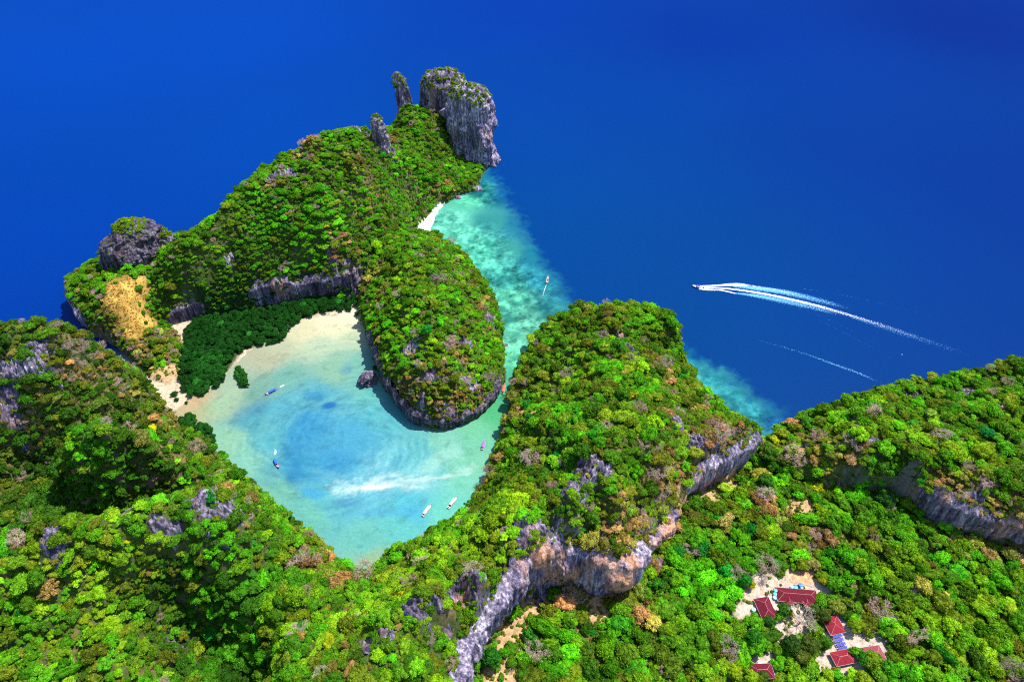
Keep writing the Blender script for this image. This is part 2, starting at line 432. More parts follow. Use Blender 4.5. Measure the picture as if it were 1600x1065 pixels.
def make_leaf():
    m, nt, N, L, b = new_mat('foliage')
    at = nnode(nt, 'ShaderNodeAttribute', attribute_name='tint', attribute_type='INSTANCER')
    lf = nnode(nt, 'ShaderNodeAttribute', attribute_name='leafvar')
    c = mixc(nt, 1.0, at.outputs['Color'], lf.outputs['Color'], 'MULTIPLY')
    L.new(c, b.inputs['Base Color'])
    b.inputs['Roughness'].default_value = 0.7; b.inputs['Specular IOR Level'].default_value = 0.05
    tr = nnode(nt, 'ShaderNodeBsdfTranslucent')
    hs = nnode(nt, 'ShaderNodeHueSaturation'); hs.inputs['Value'].default_value = 1.5; L.new(c, hs.inputs['Color'])
    L.new(hs.outputs[0], tr.inputs[0])
    mx = nnode(nt, 'ShaderNodeMixShader'); mx.inputs[0].default_value = 0.34
    L.new(b.outputs[0], mx.inputs[1]); L.new(tr.outputs[0], mx.inputs[2])
    L.new(mx.outputs[0], N['Material Output'].inputs[0])
    return m
LEAF = make_leaf()
BARK = plain('bark', (.20, .15, .12), 0.9, noise=0.3, nscale=4, spec=.1)

# ------------------------------------------------------------------ mesh helpers
def tag(o, label=None, cat=None, group=None, kind=None):
    if label: o['label'] = label
    if cat: o['category'] = cat
    if group: o['group'] = group
    if kind: o['kind'] = kind
    return o

def link(name, me, parent=None):
    o = bpy.data.objects.new(name, me); COL.objects.link(o)
    if parent: o.parent = parent
    return o

def empty(name, loc, rz=0.0):
    o = bpy.data.objects.new(name, None); COL.objects.link(o)
    o.location = loc; o.rotation_euler = (0, 0, rz); o.empty_display_size = 0.5
    return o

def np_mesh(name, V, F, mat, smooth_=False, attrs=None):
    """V (n,3), F (m,3|4) arrays"""
    me = bpy.data.meshes.new(name)
    V = np.asarray(V, dtype=np.float32); F = np.asarray(F, dtype=np.int32)
    k = F.shape[1]
    me.vertices.add(len(V)); me.vertices.foreach_set('co', V.ravel())
    me.loops.add(F.size); me.loops.foreach_set('vertex_index', F.ravel())
    me.polygons.add(len(F))
    me.polygons.foreach_set('loop_start', np.arange(0, F.size, k, dtype=np.int32))
    me.polygons.foreach_set('loop_total', np.full(len(F), k, dtype=np.int32))
    if smooth_:
        me.polygons.foreach_set('use_smooth', np.ones(len(F), bool))
    me.update(calc_edges=True)
    if attrs:
        for an, data in attrs.items():
            a = me.color_attributes.new(an, 'FLOAT_COLOR', 'POINT')
            d = np.ones((len(V), 4), np.float32); d[:, :data.shape[1]] = data
            a.data.foreach_set('color', d.ravel())
    for mm in (mat if isinstance(mat, (list, tuple)) else [mat]):
        me.materials.append(mm)
    return me

def quad_grid(nx, ny, wrap=False):
    i, j = np.meshgrid(np.arange(nx if wrap else nx - 1), np.arange(ny - 1), indexing='ij')
    i2 = (i + 1) % nx
    return np.stack([i * ny + j, i2 * ny + j, i2 * ny + j + 1, i * ny + j + 1], -1).reshape(-1, 4)

def compact(V, F):
    used = np.unique(F); mp = np.full(len(V), -1); mp[used] = np.arange(len(used))
    return V[used], mp[F], used

# ------------------------------------------------------------------ terrain meshes
def blob(x, y, spots):
    """soft union of round patches given as (u, v, level, radius)"""
    out = np.zeros_like(x)
    for (u, v, z, r) in spots:
        cx, cy, _ = P(u, v, z)
        out = np.maximum(out, 1 - smooth(0.55, 1.1, np.hypot(x - cx, y - cy) / r))
    return out
GRASS = [(195, 465, 36, 18), (205, 485, 30, 18), (190, 450, 38, 15), (200, 505, 22, 12), (215, 520, 16, 9), (175, 480, 30, 10), (215, 445, 38, 10)]
DIRT = [(250, 595, 1, 14), (265, 585, 2, 14), (935, 940, 16, 11), (945, 955, 15, 9), (930, 965, 15, 7), (800, 990, 18, 9),
        (792, 1010, 19, 9), (785, 1040, 19, 12), (782, 1062, 19, 13), (800, 1020, 19, 8), (830, 950, 16, 9), (812, 975, 17, 8), (845, 945, 16, 7),
        (1110, 765, 14, 12), (1085, 785, 15, 9), (1140, 752, 12, 9), (1250, 790, 18, 12), (1060, 795, 15, 7)]
CLEAR = [(1165, 960, 8, 9), (1175, 940, 8, 9), (1188, 920, 8, 11), (1210, 915, 8, 9), (1240, 908, 9, 10), (1265, 912, 9, 10),
         (1282, 925, 9, 8), (1240, 930, 8, 14), (1196, 945, 8, 12), (1215, 945, 8, 9), (1245, 955, 8, 11), (1255, 965, 8, 10),
         (1230, 975, 8, 10), (1210, 985, 8, 8), (1213, 1003, 7, 4), (1205, 1030, 7, 7), (1195, 1040, 7, 9), (1210, 1045, 7, 6),
         (1305, 975, 8, 10), (1300, 1000, 8, 9), (1320, 995, 8, 11), (1340, 1000, 8, 9), (1355, 1005, 8, 9), (1365, 1018, 8, 13),
         (1375, 1025, 8, 8), (1310, 1025, 8, 11), (1290, 1025, 8, 8), (1285, 1038, 7, 7), (1295, 1040, 7, 7), (1340, 1040, 7, 7),
         (1255, 985, 8, 6), (1270, 1035, 7, 5), (1325, 1050, 7, 5), (1425, 935, 9, 4)]
grass_f = np.clip(blob(XX + 8 * fbm2(XX, YY, 12, 3, 6), YY + 8 * fbm2(XX, YY, 12, 3, 7), GRASS), 0, 1); dirt_f = blob(XX, YY, DIRT); clear_f = blob(XX, YY, CLEAR)
nA = fbm2(XX, YY, 30, 4, 41); nB = fbm2(XX, YY, 9, 3, 43)
gcol = np.zeros(XX.shape + (3,))
floor_ = np.array([.055, .075, .02]); brown = np.array([.17, .105, .05]); rockc = np.array([.12, .115, .12])
gcol[:] = floor_
t = smooth(0.0, 0.2, nA + 0.5 * nB)[..., None]
gcol = gcol * (1 - t * .8) + brown * t * .8
t = .7 * smooth(3.6, 6, SLOPE + 2.4 * nB)[..., None]
gcol = gcol * (1 - t) + rockc * t
t = (dirt_f)[..., None]; gcol = gcol * (1 - t) + np.array([.40, .25, .13]) * t
t = clear_f[..., None]
cc = np.array([.43, .335, .27]) + np.array([.09, -.06, -.13]) * np.clip(nA * 4, 0, 1)[..., None]
gcol = gcol * (1 - t) + cc * t
t = (grass_f * .9)[..., None]; gcol = gcol * (1 - t) + (np.array([.40, .24, .055]) * (1 + 1.6 * nB + 1.2 * nA)[..., None]) * t
sandm = np.array([.58, .46, .33])
lowm = (OWN == 0)[..., None]; gcol = np.where(lowm, np.array([.42, .34, .24]), gcol)
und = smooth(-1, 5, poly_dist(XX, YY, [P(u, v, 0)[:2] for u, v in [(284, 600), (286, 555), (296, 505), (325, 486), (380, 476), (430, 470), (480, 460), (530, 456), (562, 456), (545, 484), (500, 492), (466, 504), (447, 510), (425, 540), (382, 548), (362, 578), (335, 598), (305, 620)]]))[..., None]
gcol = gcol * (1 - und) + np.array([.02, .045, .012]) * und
gcol = np.where((OWN == 1)[..., None], np.array([.80, .74, .62]), gcol)
wet = (HZ < 1.0) & (HZ > -7) & (OWN > 1)
gcol = np.where(wet[..., None], np.array([.13, .10, .09]), gcol)

V = np.stack([XX, YY, HZ], -1).reshape(-1, 3)
steep = smooth(1.2, 3.0, SLOPE).ravel()
jx = (fbm3(V[:, 0] / 7, V[:, 1] / 7, V[:, 2] / 9, 3) - .5) * 5 * steep
jy = (fbm3(V[:, 0] / 7 + 9, V[:, 1] / 7, V[:, 2] / 9, 3) - .5) * 5 * steep
V[:, 0] += jx; V[:, 1] += jy
F = quad_grid(len(GX), len(GY))
own_f = OWN.ravel()[F].max(1); top_f = HZ.ravel()[F].max(1)
LAND_LABEL = {
    'mangrove_flat': 'muddy tidal flat under the dark mangroves at the head of the lagoon',
    'beach_sand': 'small white sand beach between the headland and the wooded islet',
    'valley_ground': 'low wooded valley floor round the red roofed houses',
    'hillside': 'wooded hill rising at the right edge above the sea',
    'islet_ground': 'round wooded limestone islet between lagoon and channel',
    'headland_ground': 'long wooded limestone headland reaching out into the open sea',
    'ridge_ground': 'wooded limestone ridges that enclose the lagoon in the foreground'}
land = {}
for k, (name, m) in enumerate(MASSES):
    f = F[(own_f == k) & (top_f > -5.5)]
    if len(f) == 0: continue
    v, f2, used = compact(V, f)
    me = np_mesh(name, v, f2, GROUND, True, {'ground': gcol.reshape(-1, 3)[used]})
    land[name] = tag(link(name, me), LAND_LABEL[name], None, None, 'structure')

# ------------------------------------------------------------------ sea
def lin(c):
    c = np.array(c, float) / 255.0
    return np.where(c <= 0.04045, c / 12.92, ((c + 0.055) / 1.055) ** 2.4)
WATER_PTS = [
    (540, 492, (246, 238, 205)), (555, 485, (250, 240, 215)), (515, 505, (238, 234, 198)), (480, 520, (222, 220, 180)), (530, 515, (225, 232, 192)), (440, 545, (190, 198, 165)),
    (410, 560, (180, 185, 155)), (500, 540, (185, 210, 180)), (550, 530, (190, 212, 180)), (360, 610, (165, 195, 165)),
    (340, 635, (160, 195, 160)), (300, 625, (205, 180, 140)), (310, 645, (178, 185, 140)), (570, 560, (125, 190, 175)),
    (520, 575, (140, 190, 165)), (450, 590, (120, 180, 165)), (400, 610, (120, 170, 155)), (500, 615, (95, 175, 190)),
    (440, 640, (90, 172, 190)), (400, 660, (92, 170, 180)), (480, 670, (68, 158, 200)), (550, 680, (82, 172, 205)), (420, 690, (92, 178, 190)), (520, 720, (70, 160, 202)), (470, 730, (68, 158, 192)), (600, 650, (95, 185, 195)),
    (600, 610, (105, 190, 185)), (580, 590, (115, 190, 175)), (650, 700, (105, 190, 195)), (620, 720, (105, 190, 205)),
    (600, 740, (125, 200, 215)), (560, 770, (105, 190, 210)), (660, 740, (130, 208, 212)), (720, 740, (125, 210, 185)),
    (700, 690, (130, 205, 185)), (740, 670, (120, 205, 165)), (770, 640, (85, 190, 130)), (560, 850, (110, 195, 185)),
    (520, 800, (98, 185, 195)), (490, 810, (110, 190, 175)), (430, 770, (120, 190, 170)), (380, 710, (135, 200, 180)), (360, 690, (145, 200, 170)),
    (620, 825, (105, 200, 195)), (690, 795, (115, 212, 195)), (640, 790, (90, 190, 210)), (745, 720, (125, 205, 170)), (570, 885, (150, 190, 150)),
    (786, 600, (75, 185, 140)), (795, 575, (85, 185, 150)), (815, 520, (95, 190, 160)), (830, 490, (90, 180, 155)), (860, 480, (55, 145, 150)),
    (800, 440, (60, 160, 150)), (785, 400, (65, 160, 150)), (750, 400, (85, 200, 170)), (720, 370, (100, 212, 180)), (700, 345, (115, 218, 190)),
    (760, 350, (55, 150, 150)), (755, 300, (50, 150, 150)), (770, 275, (35, 135, 160)), (790, 305, (35, 125, 155)), (818, 355, (40, 130, 155)), (835, 400, (35, 130, 155)),
    (852, 435, (40, 135, 155)), (880, 465, (40, 130, 150)), (905, 485, (35, 120, 155)), (800, 470, (85, 185, 155)), (730, 310, (90, 200, 165)),
    (1068, 585, (60, 165, 160)), (1085, 598, (95, 190, 165)), (1100, 615, (60, 148, 145)), (1130, 635, (50, 130, 135)), (1165, 660, (55, 140, 140)), (1110, 596, (45, 150, 160)), (1145, 620, (45, 145, 155)), (1180, 645, (45, 145, 155)),
    (1175, 688, (120, 222, 190)), (1165, 685, (90, 180, 160)), (1190, 670, (45, 130, 145)), (1215, 665, (15, 85, 150)), (1078, 556, (30, 140, 165)), (1205, 645, (35, 130, 155)),
    (100, 100, (0, 74, 205)), (400, 60, (0, 74, 205)), (400, 200, (0, 75, 200)), (800, 30, (0, 60, 188)), (1100, 60, (0, 52, 172)), (1500, 40, (0, 44, 158)),
    (900, 150, (0, 66, 182)), (850, 250, (0, 72, 180)), (1000, 350, (0, 68, 170)), (1300, 250, (0, 56, 168)), (1580, 300, (0, 50, 162)), (1300, 540, (0, 62, 165)),
    (930, 420, (0, 76, 168)), (100, 380, (0, 68, 196)), (60, 470, (0, 60, 180)), (1140, 540, (0, 74, 160)), (1550, 500, (0, 56, 165)),
    (820, 200, (0, 70, 185)), (870, 350, (0, 80, 168)), (1000, 440, (0, 72, 166)), (1080, 500, (0, 74, 160)), (-300, 300, (0, 70, 195)), (1900, 400, (0, 52, 160)), (800, -120, (0, 60, 180))]
WSCALE = 0.47
def seq(a, b, step):
    return list(np.arange(a, b, step))
wxs = np.array([-9000, -4000, -2200, -1500] + seq(-1100, -340, 40) + seq(-340, 420, 1.6) + seq(420, 1300, 40) + [1700, 2500, 4500, 9000.])
wys = np.array([-2500, -800, -200, 60, 140] + seq(200, 240, 10) + seq(240, 860, 1.6) + seq(860, 1700, 40) + [2100, 2800, 4000, 7000, 14000.])
WX, WY = np.meshgrid(wxs, wys, indexing='ij')
num = np.zeros(WX.shape + (3,)); den = np.zeros(WX.shape)
dwx = WX + 16 * fbm2(WX, WY, 35, 4, 71); dwy = WY + 16 * fbm2(WX, WY, 35, 4, 72)
dnum = num.copy(); dden = den.copy()
for (u, v, c) in WATER_PTS:
    x0, y0, _ = P(u, v, 0)
    if c[0] == 0:
        w_ = 1.0 / (((WX - x0) ** 2 + (WY - y0) ** 2) + 140.0 ** 2) ** 1.4
        dnum += w_[..., None] * lin(c); dden += w_
    else:
        w_ = 1.0 / (((dwx - x0) ** 2 + (dwy - y0) ** 2) + 30.0) ** 2.0
        num += w_[..., None] * lin(c); den += w_
SHAL = [(640, 330), (720, 300), (752, 262), (768, 262), (786, 300), (812, 345), (838, 390), (862, 428), (885, 455), (905, 482), (930, 500),
        (1000, 530), (1052, 545), (1080, 550), (1120, 575), (1160, 603), (1198, 632), (1228, 650), (1235, 690), (1180, 720), (800, 900), (560, 960), (200, 900), (200, 560), (500, 400)]
shd = poly_dist(WX + 14 * fbm2(WX, WY, 30, 5, 81) + 22 * fbm2(WX, WY, 9, 4, 84, .7), WY + 14 * fbm2(WX, WY, 30, 5, 82) + 22 * fbm2(WX, WY, 9, 4, 85, .7), [P(u, v, 0)[:2] for u, v in SHAL])
deepness = smooth(-9, 16, shd)            # 1 in the shallows
wc = (num / den[..., None]) * deepness[..., None] + (dnum / dden[..., None]) * np.array([1, .84, .69]) * (1 - deepness[..., None])
# lagoon features -------------------------------------------------
lag_poly = [P(u, v, 0)[:2] for (u, v) in [(470, 500), (560, 480), (600, 600), (650, 670), (745, 660), (785, 610), (790, 660), (750, 750), (700, 815), (570, 895), (500, 850), (400, 770), (340, 710), (280, 620), (350, 600), (390, 545)]]
lagd = smooth(0, 18, poly_dist(WX, WY, lag_poly))
cx, cy, _ = P(530, 690, 0)
rr = np.hypot(WX - cx, (WY - cy) * 1.15); th = np.arctan2((WY - cy) * 1.15, WX - cx)
sw = fbm2(rr + 12 * (th + 3.2) + 8 * fbm2(WX, WY, 40, 3, 3), th * 16, 3.6, 5, 61, .66)
wc *= (1 + (.95 * sw * lagd * smooth(10, 35, rr) * (1 - .75 * smooth(65, 100, rr)))[..., None] * np.array([1.3, .75, .45]))
def spot(u, v, ru, rv, ang=0.0, seed=5, wob=0.9):
    x0, y0, _ = P(u, v, 0)
    dx, dy = WX - x0, WY - y0
    a = math.radians(ang)
    q = np.hypot((dx * math.cos(a) + dy * math.sin(a)) / ru, (-dx * math.sin(a) + dy * math.cos(a)) / rv)
    q = q + wob * fbm2(WX, WY, 12, 4, seed)
    return 1 - smooth(0.35, 1.15, q)
def paint(mask, col, k=1.0):
    global wc
    mk = (mask * k)[..., None]
    wc = wc * (1 - mk) + lin(col) * mk
paint(spot(515, 633, 8, 5, 10, 3, .5), (28, 105, 178), .85)
paint(spot(490, 618, 15, 7, -15, 4), (50, 140, 190), .6)
paint(spot(540, 578, 7, 9, 0, 6), (75, 150, 185), .5)
paint(spot(395, 640, 12, 22, -40, 7), (70, 140, 175), .5)
paint(spot(455, 705, 10, 18, 30, 8), (50, 140, 195), .45)
paint(spot(460, 740, 7, 16, 20, 8), (50, 125, 185), .45)
paint(spot(540, 785, 14, 8, 0, 9), (70, 135, 180), .55)
paint(spot(490, 770, 14, 5, -15, 10), (60, 170, 225), .6)
paint(spot(610, 800, 35, 5, 4, 11), (80, 175, 225), .4)
ang_ = math.radians(7); al_ = WX * math.cos(ang_) + WY * math.sin(ang_); ac_ = -WX * math.sin(ang_) + WY * math.cos(ang_)
streak_ = smooth(-.10, .16, fbm2(al_ / 4.5, ac_, 3.2, 5, 33, .7)); fleck_ = smooth(.02, .16, fbm2(WX, WY, 3.5, 4, 35, .75))
paint(spot(640, 750, 62, 9, 7, 12, 1.6) * streak_, (205, 238, 236), .7)
paint(spot(600, 757, 40, 6, 7, 17, 1.2) * (.35 + .65 * streak_), (225, 245, 242), .75)
paint(spot(560, 752, 24, 12, 0, 18, 1.8) * fleck_, (215, 240, 242), .7)
paint(spot(548, 757, 22, 9, 0, 19, 1.8) * smooth(.06, .16, fbm2(WX, WY, 4, 4, 37, .75)), (60, 125, 165), .5)
paint(spot(585, 761, 17, 2.6, 2, 14, .5) * (.6 + .4 * streak_), (250, 250, 244), .95)
paint(spot(690, 735, 40, 12, 18, 21, 1.4) * streak_, (190, 232, 222), .5)
paint(spot(690, 715, 20, 8, 40, 15, 1.2), (165, 225, 210), .6)
paint(spot(520, 745, 22, 7, -10, 16, 1.6), (110, 180, 200), .5)
# reef mottling in the channels
reef = np.zeros(WX.shape)
for (u, v, r) in [(700, 345, 26), (740, 380, 45), (770, 420, 45), (800, 450, 45), (820, 490, 40), (755, 300, 40), (800, 550, 25), (1080, 595, 30), (1115, 625, 35), (1150, 650, 35), (1185, 668, 30), (840, 450, 35)]:
    x0, y0, _ = P(u, v, 0); reef = np.maximum(reef, 1 - smooth(.5, 1.2, np.hypot(WX - x0, WY - y0) / r))
rn = fbm2(WX, WY, 22, 6, 91, .68)
reef = reef * deepness ** 2
rn = .55 * rn + .6 * fbm2(WX, WY, 7, 4, 97, .7)
k = reef * np.clip(rn * 5.5, -1, 1)
wc = wc * (1 + (np.where(k > 0, 1.0 * k, .50 * k))[..., None] * np.array([1.3, .9, .8]))
k = reef * smooth(.10, .18, fbm2(WX, WY, 6, 5, 93, .75)); wc = wc * (1 - .45 * k[..., None])
mud = lagd * smooth(.08, .2, fbm2(WX, WY, 7, 4, 95, .7)); wc = wc * (1 - .16 * mud[..., None])
# broad slow variation of the open sea
wc *= (1 + .10 * fbm2(WX, WY, 260, 3, 15) * (1 - deepness))[..., None]
wc = np.clip(wc, 0, 1) * WSCALE * np.array([1.03, 1.0, .97])
def make_water():
    m, nt, N, L, b = new_mat('sea_water')
    at = nnode(nt, 'ShaderNodeAttribute', attribute_name='depthcolour')
    n0 = mapped_noise(nt, 0.45, (1, 1, 1), 6, 0.75)
    r = ramp(nt, [(0.3, (.86, .88, .9)), (0.7, (1.14, 1.12, 1.1))], n0.outputs[0])
    c = mixc(nt, 1.0, at.outputs['Color'], r.outputs[0], 'MULTIPLY')
    df = nnode(nt, 'ShaderNodeBsdfDiffuse'); L.new(c, df.inputs['Color'])
    gl = nnode(nt, 'ShaderNodeBsdfGlossy'); gl.inputs['Roughness'].default_value = 0.22; gl.inputs['Color'].default_value = (.6, .8, 1, 1)
    mx = nnode(nt, 'ShaderNodeMixShader'); mx.inputs[0].default_value = 0.012
    L.new(df.outputs[0], mx.inputs[1]); L.new(gl.outputs[0], mx.inputs[2]); L.new(mx.outputs[0], N['Material Output'].inputs[0])
    n1 = mapped_noise(nt, 0.16, (1, 1.9, 1), 6, 0.62)
    n2 = mapped_noise(nt, 1.1, (1, 1.5, 1), 3, 0.6)
    ad = nnode(nt, 'ShaderNodeMath', operation='MULTIPLY_ADD'); ad.inputs[1].default_value = 0.12
    L.new(n2.outputs[0], ad.inputs[0]); L.new(n1.outputs[0], ad.inputs[2])
    bp = nnode(nt, 'ShaderNodeBump'); bp.inputs['Strength'].default_value = 0.75; bp.inputs['Distance'].default_value = 1.6
    L.new(ad.outputs[0], bp.inputs['Height']); L.new(bp.outputs[0], df.inputs['Normal']); b2 = nnode(nt, 'ShaderNodeBump'); b2.inputs['Strength'].default_value = .3; b2.inputs['Distance'].default_value = .9
    L.new(ad.outputs[0], b2.inputs['Height']); L.new(b2.outputs[0], gl.inputs['Normal'])
    return m
WATER = make_water()
Vw = np.stack([WX, WY, 0 * WX], -1).reshape(-1, 3)
sea = link('sea_water', np_mesh('sea_water', Vw, quad_grid(len(wxs), len(wys)), WATER, True, {'depthcolour': wc.reshape(-1, 3)}))
tag(sea, 'deep blue sea turning turquoise in the channel and the round lagoon', None, None, 'structure')

# ------------------------------------------------------------------ cliffs
def resample(pts, step):
    pts = np.array(pts, float)
    seg = np.hypot(np.diff(pts[:, 0]), np.diff(pts[:, 1])); s = np.concatenate([[0], np.cumsum(seg)])
    t = np.arange(0, s[-1], step)
    return np.stack([np.interp(t, s, pts[:, k]) for k in range(pts.shape[1])], -1), s[-1]

CLIFF_LINES = []
def cliff(mass, i0, i1, label, mat, out=2.2, undercut=2.0, rel=2.6, top_in=6.0, step=0.9, parent='ridge_ground', drop=3.0, grow=1.0):
    poly = mass['poly']; n = len(poly)
    idx = [(i0 + k) % n for k in range((i1 - i0) % n + 1)]
    P0, Ln = resample([poly[i] for i in idx], step)
    # soften the corners
    ker = np.ones(9) / 9
    for c in range(4):
        pad = np.pad(P0[:, c], 4, mode='edge'); P0[:, c] = np.convolve(pad, ker, 'valid')
    t = np.gradient(P0[:, :2], axis=0); t /= np.linalg.norm(t, axis=1)[:, None] + 1e-9
    nrm = np.stack([t[:, 1], -t[:, 0]], -1)
    mid = P0[:, :2] + nrm * 3
    if poly_dist(mid[:, 0], mid[:, 1], poly).mean() > 0: nrm = -nrm
    H = P0[:, 3] - P0[:, 2]
    nz = int(max(8, H.max() / step)) + 1
    tt = np.linspace(0, 1, nz)
    ss = np.arange(len(P0)) * step
    tot = ss[-1]
    S, T = np.meshgrid(ss, tt, indexing='ij')
    endf = smooth(0, 14, S) * smooth(0, 14, tot - S)            # ends sink into the slope
    z0 = P0[:, 2][:, None] - drop; z1 = P0[:, 3][:, None] * grow + (fbm3(S / 9, S * 0, S * 0, 4) - .5) * 9 * endf
    Z = z0 + (z1 - z0) * T
    bx = P0[:, 0][:, None] + 0 * T; by = P0[:, 1][:, None] + 0 * T
    big = fbm3(bx / 16, by / 16, Z / 22, 4)
    flute = fbm3(bx / 4.5, by / 4.5, Z / 26, 4, .55, True)
    fine = fbm3(bx / 2.2, by / 2.2, Z / 2.6, 3)
    off = out + (big - .5) * rel * 3.2 + (flute - .55) * rel * 1.5 + (fine - .5) * 1.0
    off += undercut * smooth(.1, .55, T) - undercut * .6
    off = off * (0.25 + .75 * endf) - (1 - endf) * 3.0
    capt = smooth(.84, 1.0, T) * (.7 + .6 * fbm3(S / 6, S * 0, S * 0, 3))
    off = off - capt * top_in
    Z = Z + capt * 1.2 - (1 - endf) * 4 * T
    Vc = np.stack([bx + nrm[:, 0][:, None] * off, by + nrm[:, 1][:, None] * off, Z], -1).reshape(-1, 3)
    me = np_mesh('limestone_cliff', Vc, quad_grid(len(P0), nz), mat, False)
    o = link('limestone_cliff', me, land[parent]); tag(o, label)
    CLIFF_LINES.append((P0, nrm))
    return o
cliff(ISLET, 1, 9, 'low undercut shade-darkened cliff round the foot of the wooded islet', ROCK_SHADED, 2.0, 2.6, 1.6, 4, .8, 'islet_ground')
cliff(HEAD, 0, 2, 'pale striped cliff above the left end of the mangroves', ROCK, 2.0, 0.5, 2.0, 5, .9, 'headland_ground')
cliff(HEAD, 3, 9, 'blue grey cliff behind the mangroves at the head of the lagoon', ROCK, 2.2, 0.5, 2.4, 5, .9, 'headland_ground')
cliff(HEAD, 32, 35, 'grey cliff at the seaward tip left of the dry grass slope', ROCK, 2.0, 1.5, 2.5, 6, 1.0, 'headland_ground')
cliff(SOUTH, 29, 33, 'grey cliff at the tip of the ridge facing the open sea', ROCK, 2.0, 1.5, 2.6, 8, 1.0)
cliff(SOUTH, 39, 44, 'fluted pale overhanging cliff facing the valley near the narrow beach', ROCK_PALE, 3.0, 3.5, 2.8, 5, .8)
cliff(SOUTH, 44, 54, 'orange and white stained cliff above the valley floor', ROCK_ORANGE, 3.5, 5.0, 3.8, 9, .8)
cliff(SOUTH, 53, 60, 'white and blue grey cliff running down to the bottom edge beside the orange path', ROCK_PALE, 3.5, 5.0, 3.8, 9, .8)
cliff(HILL, 11, 15, 'blue grey slanting cliff on the hill at the right edge', ROCK, 2.5, 1.5, 2.6, 5, .9, 'hillside')

# ------------------------------------------------------------------ rock towers
def tower(name, u, v, zb, ztop, rx, ry, label, lean=(0, 0), rot=0, prof=None, mat=ROCK, cat='rock tower', n=96, k=90, split=None, base=None):
    x0, y0, _ = base if base else P(u, v, zb)
    zb2 = min(zb, float(height(x0, y0))) - 6
    th = np.linspace(0, 2 * np.pi, n, endpoint=False); tt = np.linspace(0, 1, k)
    TH, T = np.meshgrid(th, tt, indexing='ij')
    pr = np.interp(T, [p[0] for p in prof], [p[1] for p in prof])
    c, s = math.cos(math.radians(rot)), math.sin(math.radians(rot))
    ex = np.sign(np.cos(TH)) * np.abs(np.cos(TH)) ** .8 * rx * pr; ey = np.sign(np.sin(TH)) * np.abs(np.sin(TH)) ** .8 * ry * pr
    Z = zb2 + (ztop - zb2) * T
    X = ex * c - ey * s; Y = ex * s + ey * c
    ax, ay, az = x0 + X, y0 + Y, Z
    r = (rx + ry) / 2
    d = (fbm3(ax / (r * .75), ay / (r * .75), az / (r * 1.3), 4) - .5) * 1.15
    d += (fbm3(ax / (r * .22 + 1), ay / (r * .22 + 1), az / (r * .9 + 4), 4, .6, True) - .55) * .5
    d += (fbm3(ax / 4.0, ay / 4.0, az / 5.0, 4, .6, True) - .5) * (2.6 / r)
    d += (fbm3(ax / 2.2, ay / 2.2, az / 3.0, 3) - .5) * (.9 / r + .06)
    m_ = np.clip(pr * 1.6, 0, 1)
    X = X * (1 + d * m_) + lean[0] * T ** 1.4 + (fbm3(T * 5 + x0, T * 0, T * 0, 3) - .5) * r * .9 * T; Y = Y * (1 + d * m_) + lean[1] * T ** 1.4
    Z = Z + (fbm3(ax / (r * .3), ay / (r * .3), az * 0, 4, .6, True) - .5) * r * .35 * smooth(.75, 1, T)
    Vt = np.stack([x0 + X, y0 + Y, Z], -1).reshape(-1, 3)
    me = np_mesh(name, Vt, quad_grid(n, k, True), mat, False)
    o = link(name, me); tag(o, label, cat)
    return (x0 + lean[0], y0 + lean[1], ztop, rx, ry, Vt.reshape(n, k, 3))
BLK = [(0, 1.12), (.2, 1.05), (.5, 1.0), (.75, .93), (.88, .8), (.96, .55), (1, .05)]
FIN = [(0, 1.7), (.3, 1.3), (.55, .85), (.75, .75), (.9, .72), (.97, .45), (1, .03)]
towers = []
towers.append(tower('rock_tower', 736, 251, 0, 97, 27, 19, 'tall pale fluted rock tower rising straight from the sea at the tip of the headland', (-3, 8), -15, BLK, mat=ROCK_PALE))
towers.append(tower('rock_tower', 700, 233, 0, 105, 28, 18, 'broad grey rock tower with a green cap standing behind the pale one', (2, 4), 10, BLK))
towers.append(tower('rock_pinnacle', 644, 240, 0, 107, 9.5, 9, 'slim leaning finger of rock at the far end of the headland', (-9, 3), 0, FIN, n=64, cat='rock pinnacle'))
SPI = [(0, 1.3), (.45, 1.15), (.7, .95), (.85, .7), (.95, .4), (1, .03)]
towers.append(tower('rock_pinnacle', 594, 222, 90, 121, 6.3, 5.5, 'short jagged grey spire on the saddle left of the leaning finger', (0, 0), 0, SPI, n=64, cat='rock pinnacle'))
KNB = [(0, 1.2), (.3, 1.1), (.6, .98), (.8, .78), (.92, .5), (1, .05)]
towers.append(tower('rock_tower', 214, 402, 36, 75, 21, 16, 'squat dark rock knob with a green crown above the dry grass slope', (3, 5), 10, KNB, mat=ROCK_SHADED))
towers.append(tower('rock_tower', 258, 384, 42, 60, 20, 8, 'bare crest of rock behind the squat dark knob', (0, 2), -22, KNB))
towers.append(tower('sea_rock', 575, 595, 0, 10, 6.5, 9, 'small grey rock standing in the lagoon beside the islet cliff', (0, 0), -30, KNB, n=48, k=36, cat='rock'))
for (u, v, zt, r, lab) in [(746, 296, 5, 6, 'pale boulder at the water edge below the headland trees'),
                           (790, 539, 2.2, 2.6, 'small rock in the channel beside the islet'),
                           (571, 603, 2.2, 2.4, 'white rock just left of the small grey rock in the lagoon'),
                           (716, 309, 3, 5, 'low brown rocks at the shore above the white beach')]:
    tower('shore_rock', u, v, 0, zt, r, r * .8, lab, (0, 0), 20, KNB, n=32, k=20, cat='rock')

